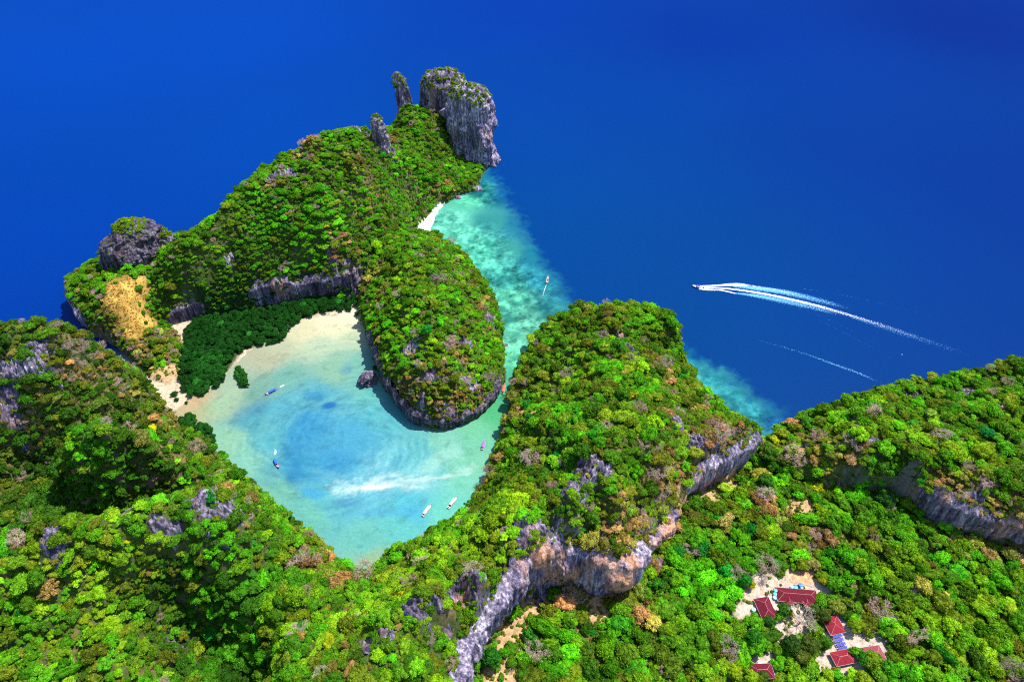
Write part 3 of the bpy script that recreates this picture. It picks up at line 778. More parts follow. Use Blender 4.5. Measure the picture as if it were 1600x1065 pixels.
# ------------------------------------------------------------------ rock outcrops (jagged karst showing through the trees)
OUTCROPS = [  # u, v, level, radius u, radius v(m), height, parent
    (330, 790, 86, 17, 15, 4.5, 'ridge_ground'), (350, 765, 80, 12, 8, 3.5, 'ridge_ground'), (255, 822, 84, 14, 5, 3, 'ridge_ground'),
    (80, 850, 80, 9, 9, 3, 'ridge_ground'), (15, 580, 92, 16, 7, 5, 'ridge_ground'), (50, 570, 94, 14, 7, 4, 'ridge_ground'), (15, 640, 78, 9, 12, 4, 'ridge_ground'), (60, 540, 98, 9, 7, 3, 'ridge_ground'),
    (920, 740, 90, 14, 11, 4, 'ridge_ground'), (895, 765, 84, 10, 6, 3.5, 'ridge_ground'), (945, 730, 88, 7, 8, 3, 'ridge_ground'),
    (830, 830, 80, 14, 10, 5, 'ridge_ground'), (850, 860, 76, 9, 16, 4, 'ridge_ground'), (865, 835, 76, 5, 16, 3.5, 'ridge_ground'), (752, 905, 88, 6, 11, 4, 'ridge_ground'),
    (730, 920, 88, 10, 7, 4.5, 'ridge_ground'), (690, 955, 92, 13, 8, 5, 'ridge_ground'), (715, 940, 90, 8, 6, 5, 'ridge_ground'), (655, 958, 90, 11, 6, 4, 'ridge_ground'),
    (590, 1003, 96, 10, 8, 4, 'ridge_ground'), (570, 1010, 92, 6, 5, 3, 'ridge_ground'), (985, 545, 64, 12, 7, 4, 'ridge_ground'), (972, 528, 62, 6, 5, 3, 'ridge_ground'), (700, 975, 84, 9, 9, 4, 'ridge_ground'),
    (455, 275, 100, 10, 6, 3, 'headland_ground'), (430, 275, 100, 12, 9, 4.5, 'headland_ground'), (562, 205, 108, 13, 6, 4, 'headland_ground'),
    (612, 240, 92, 6, 12, 6, 'headland_ground'), (470, 225, 114, 10, 4, 3, 'headland_ground'), (150, 455, 32, 7, 5, 3, 'headland_ground'), (360, 405, 60, 8, 5, 3, 'headland_ground'), (520, 400, 50, 10, 9, 3.5, 'headland_ground'), (545, 420, 40, 9, 9, 3.5, 'headland_ground'),
    (640, 545, 44, 9, 7, 2.5, 'islet_ground'), (725, 535, 44, 8, 7, 2.5, 'islet_ground'), (706, 646, 14, 8, 4, 2, 'islet_ground'), (656, 636, 18, 7, 5, 2, 'islet_ground'), (765, 500, 28, 7, 12, 3, 'islet_ground'), (735, 600, 28, 9, 6, 2.5, 'islet_ground'), (670, 590, 36, 9, 5, 2, 'islet_ground'),
    (1330, 660, 60, 9, 9, 3, 'hillside'), (1430, 620, 74, 14, 4, 2.5, 'hillside'), (1505, 615, 82, 10, 4, 2.5, 'hillside'), (1360, 690, 56, 8, 4, 2.5, 'hillside'), (1555, 640, 82, 10, 6, 3, 'hillside'), (1255, 700, 36, 7, 5, 3, 'hillside'),
    (1530, 775, 60, 10, 6, 3, 'hillside'), (100, 500, 100, 9, 4, 3, 'ridge_ground'), (1095, 690, 60, 12, 6, 3, 'ridge_ground'), (1060, 660, 66, 7, 8, 3, 'ridge_ground'), (480, 975, 50, 6, 3, 2.5, 'ridge_ground'), (275, 1000, 50, 5, 4, 2.5, 'ridge_ground'),
    (620, 890, 60, 7, 4, 2.5, 'ridge_ground'), (1030, 880, 40, 5, 5, 2, 'ridge_ground')]
rock_spots = []
for (u, v, lev, ra, rb, hh, par) in OUTCROPS:
    x0, y0, z0 = hit(u, v)
    R = max(ra, rb)
    n = int(2 * ra / .55) + 4; m2 = int(2 * rb / .55) + 4
    gx = np.linspace(-ra * 1.15, ra * 1.15, n); gy = np.linspace(-rb * 1.15, rb * 1.15, m2)
    A, B = np.meshgrid(gx, gy, indexing='ij')
    X = x0 + A; Y = y0 + B
    q = np.hypot(A / ra, B / rb) + 1.7 * fbm2(X, Y, 9, 4, 55)
    j = (fbm3(X / 3.6, Y / 3.6, X * 0, 4, .6, True) - .45) * 2.6
    zz = height(X, Y) - .6 + (j * hh + .9) * (1 - smooth(.5, 1.1, q)) - 3.5 * smooth(.9, 1.1, q)
    X = X + (fbm2(X, Y, 3, 3, 8)) * 2; Y = Y + (fbm2(X, Y, 3, 3, 18)) * 2
    me = np_mesh('rock_outcrop', np.stack([X, Y, zz], -1).reshape(-1, 3), quad_grid(n, m2), ROCK, False)
    link('rock_outcrop', me, land[par])
    rock_spots.append((x0, y0, ra * .66, rb * .66))

# ------------------------------------------------------------------ tree prototypes (unit crown radius)
ICO = None
def ico(sub):
    bm = bmesh.new(); bmesh.ops.create_icosphere(bm, subdivisions=sub, radius=1)
    v = np.array([x.co[:] for x in bm.verts]); f = np.array([[a.index for a in p.verts] for p in bm.faces]); bm.free()
    return v, f
ICV, ICF = ico(2)
def tube(p0, p1, r0, r1, n=5):
    p0 = np.array(p0, float); p1 = np.array(p1, float); d = p1 - p0; d /= np.linalg.norm(d) + 1e-9
    a = np.cross(d, [0, 0, 1.] if abs(d[2]) < .9 else [1., 0, 0]); a /= np.linalg.norm(a); b = np.cross(d, a)
    th = np.arange(n) / n * 2 * np.pi
    ring = np.cos(th)[:, None] * a + np.sin(th)[:, None] * b
    V_ = np.vstack([p0 + ring * r0, p1 + ring * r1])
    F_ = []
    for i in range(n):
        j = (i + 1) % n
        F_ += [[i, j, n + j], [i, n + j, n + i]]
    return V_, np.array(F_)

def branches(r, height_=1.25, spread=.75, n1=6, depth=2, rad=.09):
    Vs, Fs, tips, off = [], [], [], 0
    def add(p0, p1, r0, r1, n=4):
        nonlocal off
        v, f = tube(p0, p1, r0, r1, n); Vs.append(v); Fs.append(f + off); off += len(v)
    top = np.array([r.uniform(-.08, .08), r.uniform(-.08, .08), height_ * .5])
    add((0, 0, -.35), top, rad * 1.2, rad * .8, 6)
    def rec(p, d, L, rr, lev):
        q = p + d * L
        add(p, q, rr, rr * .6, 3 if lev else 4)
        if lev >= depth: tips.append(q); return
        for _ in range(r.choice([2, 3, 3])):
            dd = d + np.array([r.uniform(-.8, .8), r.uniform(-.8, .8), r.uniform(-.15, .5)])
            rec(q, dd / np.linalg.norm(dd), L * r.uniform(.55, .8), rr * .6, lev + 1)
    for i in range(n1):
        a = i / n1 * 6.283 + r.uniform(-.4, .4)
        d = np.array([math.cos(a) * spread, math.sin(a) * spread, r.uniform(.45, .9)])
        rec(top, d / np.linalg.norm(d), r.uniform(.38, .55), rad * .6, 0)
    return np.vstack(Vs), np.vstack(Fs), tips

def crown_arrays(seed, lobes=16, flat=.72, leaves=900, lsize=.13, lob=(.26, .44), spread=.62, gap=0.0, base_z=.75):
    r = np.random.default_rng(seed)
    Vs, Fs, Cs, off = [], [], [], 0
    cen = []
    for i in range(lobes):
        a = i * 2.39996 + r.uniform(-.4, .4)
        t = math.sqrt((i + .5) / lobes)
        rad = spread * t * r.uniform(.8, 1.12)
        z = base_z + flat * (.55 * math.sqrt(max(0, 1 - t * t * .9))) + r.uniform(-.1, .12)
        lr = r.uniform(*lob) * (1 - .25 * t)
        cen.append((rad * math.cos(a), rad * math.sin(a), z, lr))
    for (cx_, cy_, cz_, lr) in cen:
        rv = r.normal(size=3) * 5
        d = 1 + .55 * (fbm3(ICV[:, 0] * 2.6 + rv[0] + 40, ICV[:, 1] * 2.6 + rv[1] + 40, ICV[:, 2] * 2.6 + rv[2] + 40, 3) - .5)
        v = ICV * (lr * .9 * d)[:, None]; v[:, 2] *= .82
        v += [cx_, cy_, cz_]
        g = np.clip(r.normal(1, .16), .6, 1.4)
        Vs.append(v); Fs.append(ICF + off); Cs.append(np.tile([g, g, g], (len(v), 1)) * r.uniform(.9, 1.1, (len(v), 1))); off += len(v)
    nl = leaves
    ci = r.integers(0, lobes, nl)
    cc_ = np.array(cen)[ci]
    d = r.normal(size=(nl, 3)); d[:, 2] = np.abs(d[:, 2]) * 1.0 - .25; d /= np.linalg.norm(d, axis=1)[:, None]
    p = cc_[:, :3] + d * (cc_[:, 3] * r.uniform(.86, 1.22, nl))[:, None] * [1, 1, .85]
    a = r.normal(size=(nl, 3)) + d * .6; a /= np.linalg.norm(a, axis=1)[:, None]
    # leaf planes roughly face outward/upward with jitter
    t1 = np.cross(a, r.normal(size=(nl, 3))); t1 /= np.linalg.norm(t1, axis=1)[:, None]; t2 = np.cross(a, t1)
    s = lsize * r.uniform(.6, 1.3, nl)[:, None]
    q = np.stack([p - t1 * s * .5, p + t2 * s * .45, p + t1 * s * .55, p - t2 * s * .45], 1).reshape(-1, 3)
    f = np.arange(nl * 4).reshape(-1, 4)
    f = np.vstack([f[:, [0, 1, 2]], f[:, [0, 2, 3]]]) + off
    lc = np.repeat(np.clip(r.normal(1.1, .38, (nl, 1)), .35, 2.1), 4, 0) * np.array([[1.0, 1, 1]])
    warm = np.repeat(r.uniform(-.12, .18, (nl, 1)), 4, 0); lc = lc * (1 + warm * np.array([[1.0, .2, -.3]]))
    Vs.append(q); Fs.append(f); Cs.append(lc)
    return np.vstack(Vs), np.vstack(Fs), np.vstack(Cs)

def tree_mesh(name, seed, trunk=True, **kw):
    v, f, c = crown_arrays(seed, **kw)
    mi = np.zeros(len(f), int)
    if trunk:
        r = random.Random(seed); bv, bf, _ = branches(r, 1.2, .7, 4, 0, .07)
        f = np.vstack([f, bf + len(v)]); mi = np.concatenate([mi, np.ones(len(bf), int)])
        c = np.vstack([c, np.ones((len(bv), 3))]); v = np.vstack([v, bv])
    me = np_mesh(name, v, f, [LEAF, BARK], False, {'leafvar': c})
    me.polygons.foreach_set('material_index', mi.astype(np.int32))
    return me

TWIG = None
def make_twig():
    m, nt, N, L, b = new_mat('dry_twigs')
    at = nnode(nt, 'ShaderNodeAttribute', attribute_name='tint', attribute_type='INSTANCER')
    L.new(at.outputs['Color'], b.inputs['Base Color']); b.inputs['Roughness'].default_value = .9
    b.inputs['Specular IOR Level'].default_value = .1
    return m
TWIG = make_twig()
def bare_mesh(name, seed, depth=3, twigs=700):
    r = random.Random(seed); bv, bf, tips = branches(r, 1.0, .85, 7, depth, .05)
    q = np.random.default_rng(seed)
    tips = np.array(tips); k = q.integers(0, len(tips), twigs)
    p = tips[k] + q.normal(size=(twigs, 3)) * .09
    d = q.normal(size=(twigs, 3)); d[:, 2] = np.abs(d[:, 2]) * .6; d /= np.linalg.norm(d, axis=1)[:, None]
    w = np.cross(d, q.normal(size=(twigs, 3))); w /= np.linalg.norm(w, axis=1)[:, None]
    tv = np.stack([p - w * .013, p + w * .013, p + d * q.uniform(.12, .3, (twigs, 1))], 1).reshape(-1, 3)
    tf = np.arange(twigs * 3).reshape(-1, 3) + len(bv)
    return np_mesh(name, np.vstack([bv, tv]), np.vstack([bf, tf]), TWIG, False)

BROAD = [tree_mesh('broadleaf_tree', 10 + i, lobes=[15, 20, 12, 24, 17][i], flat=[.7, .9, .6, .8, 1.0][i], leaves=1000,
                   lob=[(.26, .44), (.22, .38), (.3, .5), (.18, .34), (.24, .4)][i]) for i in range(5)]
DOME = [tree_mesh('broadleaf_tree', 40 + i, lobes=26, flat=1.0, leaves=1500, lsize=.10, lob=(.2, .32), spread=.72) for i in range(2)]
THIN = [tree_mesh('broadleaf_tree', 60 + i, lobes=10, flat=.8, leaves=1100, lsize=.12, lob=(.14, .26), spread=.72) for i in range(2)]
MANG = [tree_mesh('mangrove_tree', 80 + i, lobes=18, flat=.8, leaves=900, lsize=.10, lob=(.28, .4), spread=.6, base_z=.55) for i in range(2)]
BUSH = [tree_mesh('low_bush', 90 + i, trunk=False, lobes=9, flat=.6, leaves=500, lsize=.2, lob=(.3, .5), spread=.55, base_z=.2) for i in range(2)]
BARE = [bare_mesh('bare_tree', 100 + i) for i in range(3)]
PROTOS = BROAD + DOME + THIN + MANG + BUSH + BARE          # 0-4 broad, 5-6 dome, 7-8 thin, 9-10 mangrove, 11-12 bush, 13-15 bare
protocol = bpy.data.collections.new('tree_shapes')
proto_objs = []
for i, me in enumerate(PROTOS):
    o = bpy.data.objects.new('%02d_shape' % i, me); protocol.objects.link(o); proto_objs.append(o)

# ------------------------------------------------------------------ where trees stand
PAL = dict(bright=(.072, .335, .006), mid=(.070, .215, .007), dark=(.028, .098, .007), lime=(.22, .39, .010), olive=(.165, .175, .014),
           brown=(.29, .175, .06), twig=(.38, .27, .22), yellow=(.48, .40, .008), emerald=(.012, .23, .018), mang=(.010, .066, .007), tan=(.48, .29, .10))
def patch(x, y, spots):
    return blob(x, y, spots)
BROWNS = [(230, 540, 8, 22), (255, 560, 4, 18), (210, 560, 6, 16), (270, 520, 8, 12), (590, 420, 30, 16), (560, 430, 30, 16), (540, 400, 40, 18), (600, 460, 30, 10),
          (750, 480, 32, 12), (765, 460, 24, 10), (740, 440, 28, 10), (650, 600, 30, 18), (690, 620, 26, 20), (740, 610, 24, 14), (720, 560, 36, 10), (570, 500, 20, 9),
          (810, 600, 18, 14), (770, 720, 8, 10), (760, 750, 6, 12), (800, 640, 22, 12), (1090, 640, 30, 14), (1120, 660, 34, 14), (1130, 690, 46, 20), (1060, 660, 60, 16), (1040, 600, 46, 14), (880, 590, 46, 12), (940, 620, 66, 10), (1030, 560, 46, 12),
          (970, 850, 62, 22), (1010, 830, 56, 18), (1050, 760, 60, 16), (1060, 720, 62, 14), (960, 880, 58, 18), (900, 870, 66, 12), (1500, 760, 60, 22), (1550, 790, 50, 24), (1590, 800, 50, 20),
          (1260, 690, 34, 20), (1230, 690, 26, 16), (1300, 670, 46, 14), (250, 650, 12, 20), (270, 640, 6, 14), (200, 610, 40, 14), (500, 850, 20, 16), (350, 750, 74, 14), (180, 500, 22, 20), (480, 880, 26, 14), (110, 560, 84, 16), (540, 1020, 90, 10), (480, 240, 106, 18), (430, 290, 96, 14), (560, 240, 104, 14), (680, 290, 24, 12), (700, 275, 26, 10),
          (540, 905, 22, 12), (1240, 820, 18, 18), (1280, 850, 16, 18), (1140, 830, 14, 12), (1190, 800, 14, 14), (1320, 870, 14, 12), (1010, 960, 14, 10), (1350, 960, 10, 8), (1330, 700, 52, 12)]
LIMES = [(20, 545, 84, 12), (200, 870, 80, 30), (220, 900, 74, 26), (180, 920, 70, 24), (100, 850, 80, 20), (240, 940, 56, 16), (450, 950, 50, 20), (550, 960, 66, 22), (650, 900, 70, 24), (620, 870, 50, 18),
         (700, 860, 60, 22), (760, 830, 64, 22), (820, 790, 64, 20), (1440, 640, 72, 24), (1390, 660, 66, 24), (1530, 680, 76, 24), (1300, 690, 46, 18), (1400, 880, 20, 22), (1540, 950, 14, 24), (1450, 1000, 10, 30), (1580, 1030, 8, 30), (660, 480, 58, 16), (680, 540, 50, 16), (640, 420, 58, 16),
         (620, 450, 50, 14), (700, 590, 40, 12), (930, 570, 64, 12), (990, 560, 66, 12), (230, 680, 70, 14), (290, 700, 50, 10), (300, 760, 60, 12), (1190, 1050, 7, 12), (1150, 1050, 7, 12)]
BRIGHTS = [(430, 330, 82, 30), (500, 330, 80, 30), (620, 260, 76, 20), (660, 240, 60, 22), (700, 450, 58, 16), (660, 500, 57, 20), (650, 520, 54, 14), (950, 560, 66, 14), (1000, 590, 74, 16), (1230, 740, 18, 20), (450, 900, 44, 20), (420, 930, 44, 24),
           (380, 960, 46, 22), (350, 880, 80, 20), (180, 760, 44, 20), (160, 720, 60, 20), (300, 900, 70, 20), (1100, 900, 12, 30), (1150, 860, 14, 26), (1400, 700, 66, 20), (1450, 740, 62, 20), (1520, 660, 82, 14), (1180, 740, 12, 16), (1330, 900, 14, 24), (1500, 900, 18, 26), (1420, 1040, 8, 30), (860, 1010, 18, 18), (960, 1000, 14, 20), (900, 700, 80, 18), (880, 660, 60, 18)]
DARKS = [(60, 735, 40, 26), (20, 760, 38, 30), (90, 790, 40, 22), (150, 795, 44, 20), (40, 610, 76, 40), (100, 580, 84, 26), (340, 985, 30, 26), (380, 1040, 24, 26), (60, 640, 74, 40), (120, 620, 74, 30), (30, 720, 52, 40), (100, 780, 40, 34), (40, 820, 36, 30), (180, 610, 52, 20), (320, 960, 30, 22), (340, 1010, 26, 20), (400, 400, 52, 24), (350, 410, 48, 24), (450, 410, 46, 24), (860, 700, 64, 16),  # darker leaf patches; in the left valleys they paint in the trees' shade
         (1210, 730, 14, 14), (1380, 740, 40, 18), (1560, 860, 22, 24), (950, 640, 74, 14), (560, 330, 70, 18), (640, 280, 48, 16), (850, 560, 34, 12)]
def tree_colour(x, y, z, kindr):
    n = len(x)
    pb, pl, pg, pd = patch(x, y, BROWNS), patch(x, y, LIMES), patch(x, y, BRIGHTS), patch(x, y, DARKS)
    big = fbm2(x, y, 45, 3, 77) * 2; mid_ = fbm2(x, y, 14, 3, 78) * 2
    keys = ['bright', 'mid', 'dark', 'lime', 'olive', 'brown', 'yellow', 'emerald', 'tan']
    W = np.zeros((n, len(keys)))
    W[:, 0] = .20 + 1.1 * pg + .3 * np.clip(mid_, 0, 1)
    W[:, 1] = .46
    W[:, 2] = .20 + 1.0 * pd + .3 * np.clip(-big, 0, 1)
    hol = np.clip(cellval(hollow_shade, x, y), 0, 1); W[:, 2] += 1.6 * hol; cm = blob(x, y, [(30, 570, 80, 80), (130, 610, 60, 70), (0, 680, 50, 70)]); W[:, 2] += .8 * cm; W[:, 3] = .12 + 1.0 * pl + .2 * np.clip(big, 0, 1)
    W[:, 4] = .20 + .7 * pb + .35 * np.clip(-mid_, 0, 1) + .3 * pl
    W[:, 5] = .012 + .75 * pb
    W[:, 6] = .0012 + .012 * pl + .012 * pb
    W[:, 7] = .010 + .10 * pg
    W[:, 8] = .002 + .36 * pb
    head = cellval(OWN, x, y) == 5
    W[(cellval(OWN, x, y) == 6) & (x > -30), 4] += .14; W[head, 4] += .08; W[head | (cellval(OWN, x, y) == 4), 0] += .18; W[head, 1] += .25; W[head, 3] *= .55
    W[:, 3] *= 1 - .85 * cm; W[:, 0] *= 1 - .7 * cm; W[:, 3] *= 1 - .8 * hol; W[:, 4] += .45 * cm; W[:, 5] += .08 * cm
    W /= W.sum(1, keepdims=True)
    ch = (rng.random(n)[:, None] > np.cumsum(W, 1)).sum(1)
    base = np.array([PAL[k] for k in keys])[np.clip(ch, 0, len(keys) - 1)]
    other = np.array([PAL[k] for k in keys])[np.clip((rng.random(n)[:, None] > np.cumsum(W, 1)).sum(1), 0, len(keys) - 1)]
    t = rng.random(n)[:, None] * .6
    col = base * (1 - t) + other * t
    dp = patch(x, y, DARKS)[:, None]
    mean = (W[:, :5, None] * np.array([PAL[k] for k in keys])[None, :5]).sum(1) / W[:, :5].sum(1, keepdims=True)
    col = np.where((ch < 5)[:, None], col * .72 + mean * .28, col)
    col *= np.exp(rng.normal(0, .17, n))[:, None] * (1 + .5 * np.clip(mid_, -.5, .5))[:, None]
    col *= (1 + rng.normal(0, .06, (n, 3)))
    return np.clip(col, .002, .8), ch, pb

NC = 520000
cx_ = rng.uniform(-560, 640, NC); cy_ = rng.uniform(70, 950, NC)
sl = cellval(SLOPE, cx_, cy_); hz = height(cx_, cy_); own = cellval(OWN, cx_, cy_)
u_, v_ = uv_of(cx_, cy_, hz)
keep = (hz > 1.5) & (own > 1) & (u_ > -260) & (u_ < 1860) & (v_ < 1260) & (v_ > 40)
keep &= rng.random(NC) < np.clip(np.sqrt(1 + sl ** 2) / 3.2, 0, 1) + .12 + .35 * ((own == 5) & (sl > 1.2))
keep &= ~((sl > 6) & (rng.random(NC) < .5))
clr = blob(cx_ + 9 * fbm2(cx_, cy_, 14, 3, 6), cy_ + 9 * fbm2(cx_, cy_, 14, 3, 7), [(a, b, c, r * .86) for a, b, c, r in CLEAR]); grs = blob(cx_, cy_, GRASS); drt = blob(cx_, cy_, DIRT)
keep &= (clr < .25) & ~((grs > .3) & (rng.random(NC) < .95)) & ~((drt > .3) & (rng.random(NC) < .93))
for (x0, y0, a, b) in rock_spots:
    q = np.hypot((cx_ - x0) / a, (cy_ - y0) / b)
    keep &= ~((q < 1) & (rng.random(NC) < .86))
for (x0, y0, zt, rx, ry, _) in towers[:6]:
    keep &= ~(np.hypot((cx_ - x0) / rx, (cy_ - y0) / ry) < .75)
cx_, cy_, hz, sl, own = cx_[keep], cy_[keep], hz[keep], sl[keep], own[keep]
n = len(cx_)
# crown radius by place
R = np.where(own == 2, rng.lognormal(math.log(2.85), .46, n), np.where(own == 3, rng.lognormal(math.log(1.95), .48, n),
     np.where(own == 4, rng.lognormal(math.log(1.75), .42, n), np.where(own == 5, rng.lognormal(math.log(1.75), .42, n), rng.lognormal(math.log(1.95), .48, n)))))
gully = blob(cx_, cy_, [(320, 960, 30, 40), (360, 1030, 26, 40), (60, 800, 38, 60), (150, 780, 40, 40), (400, 900, 44, 30), (660, 240, 60, 30), (500, 340, 80, 40)])
R *= 1 + .35 * gully
R *= np.where(sl > 2.0, .78, 1.0)
R = np.clip(R, 1.1, 7.0)
order = np.argsort(-R * rng.uniform(.55, 1.0, n))
cell = 4.0
grid = {}
pick = []
for i in order:
    x, y, z, r = cx_[i], cy_[i], hz[i], R[i]
    gi, gj = int(x // cell), int(y // cell)
    ok = True
    for a in range(gi - 2, gi + 3):
        for b in range(gj - 2, gj + 3):
            for (x2, y2, z2, r2) in grid.get((a, b), ()):
                lim = (r + r2) * .50
                if (x - x2) ** 2 + (y - y2) ** 2 + ((z - z2) * .8) ** 2 < lim * lim: ok = False; break
            if not ok: break
        if not ok: break
    if ok:
        grid.setdefault((gi, gj), []).append((x, y, z, r)); pick.append(i)
pick = np.array(pick)
TX, TY, TZ, TR, TOWN, TSL = cx_[pick], cy_[pick], hz[pick], R[pick], own[pick], sl[pick]
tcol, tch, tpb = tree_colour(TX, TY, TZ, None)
n = len(TX)
# kind of plant: bare trees mostly in the dry patches
isbare = rng.random(n) < np.where(TOWN == 2, .016, .018) + .09 * tpb
pi_ = rng.choice([0, 1, 2, 3, 4, 5, 6, 7, 8], n, p=[.17, .16, .13, .15, .13, .07, .07, .06, .06])
small = (TR < 1.9) & (rng.random(n) < .6); pi_[small] = rng.integers(11, 13, small.sum())
pi_[isbare] = rng.integers(13, 16, isbare.sum())
bcol = np.array(PAL['twig']) * .9 * np.exp(rng.normal(0, .13, n))[:, None] * (1 + rng.normal(0, .05, (n, 3)))
tcol = np.where(isbare[:, None], bcol, tcol)
TR = np.where(isbare, TR * 1.2, TR)
zscale = TR * rng.uniform(.8, 1.25, n) * np.where(pi_ >= 13, 1.0, 1.0)
yaw = rng.uniform(0, 6.283, n)

# trees on the rims and caps of the rock towers
def cap_trees():
    out = []
    for (x0, y0, zt, rx, ry, VV) in towers[:6]:
        kk = VV.shape[1]
        for _ in range(int(rx * ry * .75)):
            i = rng.integers(0, VV.shape[0]); j = int(kk * rng.choice([rng.uniform(.84, .99), rng.uniform(.86, .99), rng.uniform(.25, .9)], p=[.45, .3, .25]))
            p = VV[i, min(j, kk - 1)]
            out.append((p[0], p[1], p[2] - .6, rng.uniform(1.0, 2.6) if j > kk * .8 else rng.uniform(.8, 1.8)))
    for (P0, nrm) in CLIFF_LINES:
        L_ = len(P0)
        for _ in range(int(L_ * .22)):
            i = rng.integers(0, L_); t = rng.random()
            out.append((P0[i, 0] + nrm[i, 0] * 1.6, P0[i, 1] + nrm[i, 1] * 1.6, P0[i, 2] + t * (P0[i, 3] - P0[i, 2]) - .5, rng.uniform(.7, 1.5)))
        for _ in range(int(L_ * .75)):
            i = rng.integers(0, L_)
            out.append((P0[i, 0] - nrm[i, 0] * rng.uniform(1, 5), P0[i, 1] - nrm[i, 1] * rng.uniform(-.5, 6), P0[i, 3] + rng.uniform(-3.5, 1.5), rng.uniform(1.1, 3.0)))
    return np.array(out)
cap = cap_trees()
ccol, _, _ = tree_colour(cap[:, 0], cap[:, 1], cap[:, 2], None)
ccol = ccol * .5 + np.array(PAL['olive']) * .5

# distance from the camera decides which plants are objects of their own
dist = np.sqrt(TX ** 2 + TY ** 2 + (TZ - CAM_H) ** 2)
uu, vv = uv_of(TX, TY, TZ)
inview = (uu > 5) & (uu < 1595) & (vv > 5) & (vv < 1060)
size = TR / dist * np.where(inview, 1, 0)
is_b = pi_ >= 13
def largest(mask, k):
    idx = np.where(mask & inview)[0]
    return idx[np.argsort(-size[idx])][:k]
ind_tree = largest(~is_b & (pi_ < 11), 300); ind_bare = largest(is_b, 300)
alone = np.zeros(n, bool); alone[ind_tree] = True; alone[ind_bare] = True

def scatter_object(name, label, x, y, z, sx, sz, yaw_, idx, col):
    me = bpy.data.meshes.new(name)
    me.vertices.add(len(x)); me.vertices.foreach_set('co', np.stack([x, y, z], -1).astype(np.float32).ravel())
    a = me.attributes.new('turn', 'FLOAT_VECTOR', 'POINT'); 
    tilt = rng.normal(0, .08, (len(x), 2))
    a.data.foreach_set('vector', np.stack([tilt[:, 0], tilt[:, 1], yaw_], -1).astype(np.float32).ravel())
    a = me.attributes.new('size', 'FLOAT_VECTOR', 'POINT'); an_ = np.exp(rng.normal(0, .16, len(x))); a.data.foreach_set('vector', np.stack([sx * an_, sx / an_, sz], -1).astype(np.float32).ravel())
    a = me.attributes.new('shape', 'INT', 'POINT'); a.data.foreach_set('value', idx.astype(np.int32))
    a = me.attributes.new('tint', 'FLOAT_COLOR', 'POINT')
    c4 = np.ones((len(x), 4), np.float32); c4[:, :3] = col; a.data.foreach_set('color', c4.ravel())
    o = link(name, me)
    ng = bpy.data.node_groups.new(name + '_nodes', 'GeometryNodeTree')
    ng.interface.new_socket('Geometry', in_out='INPUT', socket_type='NodeSocketGeometry')
    ng.interface.new_socket('Geometry', in_out='OUTPUT', socket_type='NodeSocketGeometry')
    N = ng.nodes; L = ng.links
    gi = N.new('NodeGroupInput'); go = N.new('NodeGroupOutput')
    iop = N.new('GeometryNodeInstanceOnPoints'); iop.inputs['Pick Instance'].default_value = True
    ci = N.new('GeometryNodeCollectionInfo'); ci.inputs['Collection'].default_value = protocol
    ci.inputs['Separate Children'].default_value = True; ci.inputs['Reset Children'].default_value = True
    def named(nm, ty):
        a_ = N.new('GeometryNodeInputNamedAttribute'); a_.data_type = ty; a_.inputs[0].default_value = nm; return a_.outputs[0]
    L.new(gi.outputs[0], iop.inputs['Points']); L.new(ci.outputs[0], iop.inputs['Instance'])
    L.new(named('shape', 'INT'), iop.inputs['Instance Index'])
    e2r = N.new('FunctionNodeEulerToRotation'); L.new(named('turn', 'FLOAT_VECTOR'), e2r.inputs[0]); L.new(e2r.outputs[0], iop.inputs['Rotation'])
    L.new(named('size', 'FLOAT_VECTOR'), iop.inputs['Scale'])
    L.new(iop.outputs[0], go.inputs[0])
    md = o.modifiers.new('scatter', 'NODES'); md.node_group = ng
    tag(o, label, None, None, 'stuff')
    return o
rest = ~alone
fz = np.where(is_b, .0, .25)
f_m = rest & ~is_b; b_m = rest & is_b
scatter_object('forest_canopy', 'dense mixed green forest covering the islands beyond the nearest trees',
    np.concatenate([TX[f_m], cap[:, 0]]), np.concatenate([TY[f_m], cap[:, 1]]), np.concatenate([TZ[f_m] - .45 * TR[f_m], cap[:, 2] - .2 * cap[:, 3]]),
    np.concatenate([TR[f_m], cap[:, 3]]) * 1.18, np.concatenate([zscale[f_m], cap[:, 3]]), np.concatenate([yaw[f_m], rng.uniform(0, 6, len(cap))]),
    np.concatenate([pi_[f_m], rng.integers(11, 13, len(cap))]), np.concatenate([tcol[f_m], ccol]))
scatter_object('bare_scrub', 'leafless grey brown scrub scattered through the far forest', TX[b_m], TY[b_m], TZ[b_m] - .1, TR[b_m], zscale[b_m], yaw[b_m], pi_[b_m], tcol[b_m])
# low undergrowth between the trees
NU = 30000
ux = rng.uniform(-560, 640, NU * 4); uy = rng.uniform(70, 950, NU * 4)
uh = height(ux, uy); uo = cellval(OWN, ux, uy); us = cellval(SLOPE, ux, uy)
a_, b_ = uv_of(ux, uy, uh)
ku = (uh > 1.2) & (uo > 1) & (a_ > -150) & (a_ < 1750) & (b_ < 1160) & (b_ > 60) & ((blob(ux, uy, CLEAR) < .3) | (rng.random(len(ux)) < .16)) & (blob(ux, uy, GRASS) < .3) & (us < 6)
for (x0, y0, a, b) in rock_spots:
    ku &= ~((np.hypot((ux - x0) / a, (uy - y0) / b) < 1) & (rng.random(len(ux)) < .9))
ux, uy, uh = ux[ku][:NU], uy[ku][:NU], uh[ku][:NU]
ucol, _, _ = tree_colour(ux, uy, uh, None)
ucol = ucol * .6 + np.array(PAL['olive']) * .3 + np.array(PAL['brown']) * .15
ur = rng.uniform(.8, 1.7, len(ux))
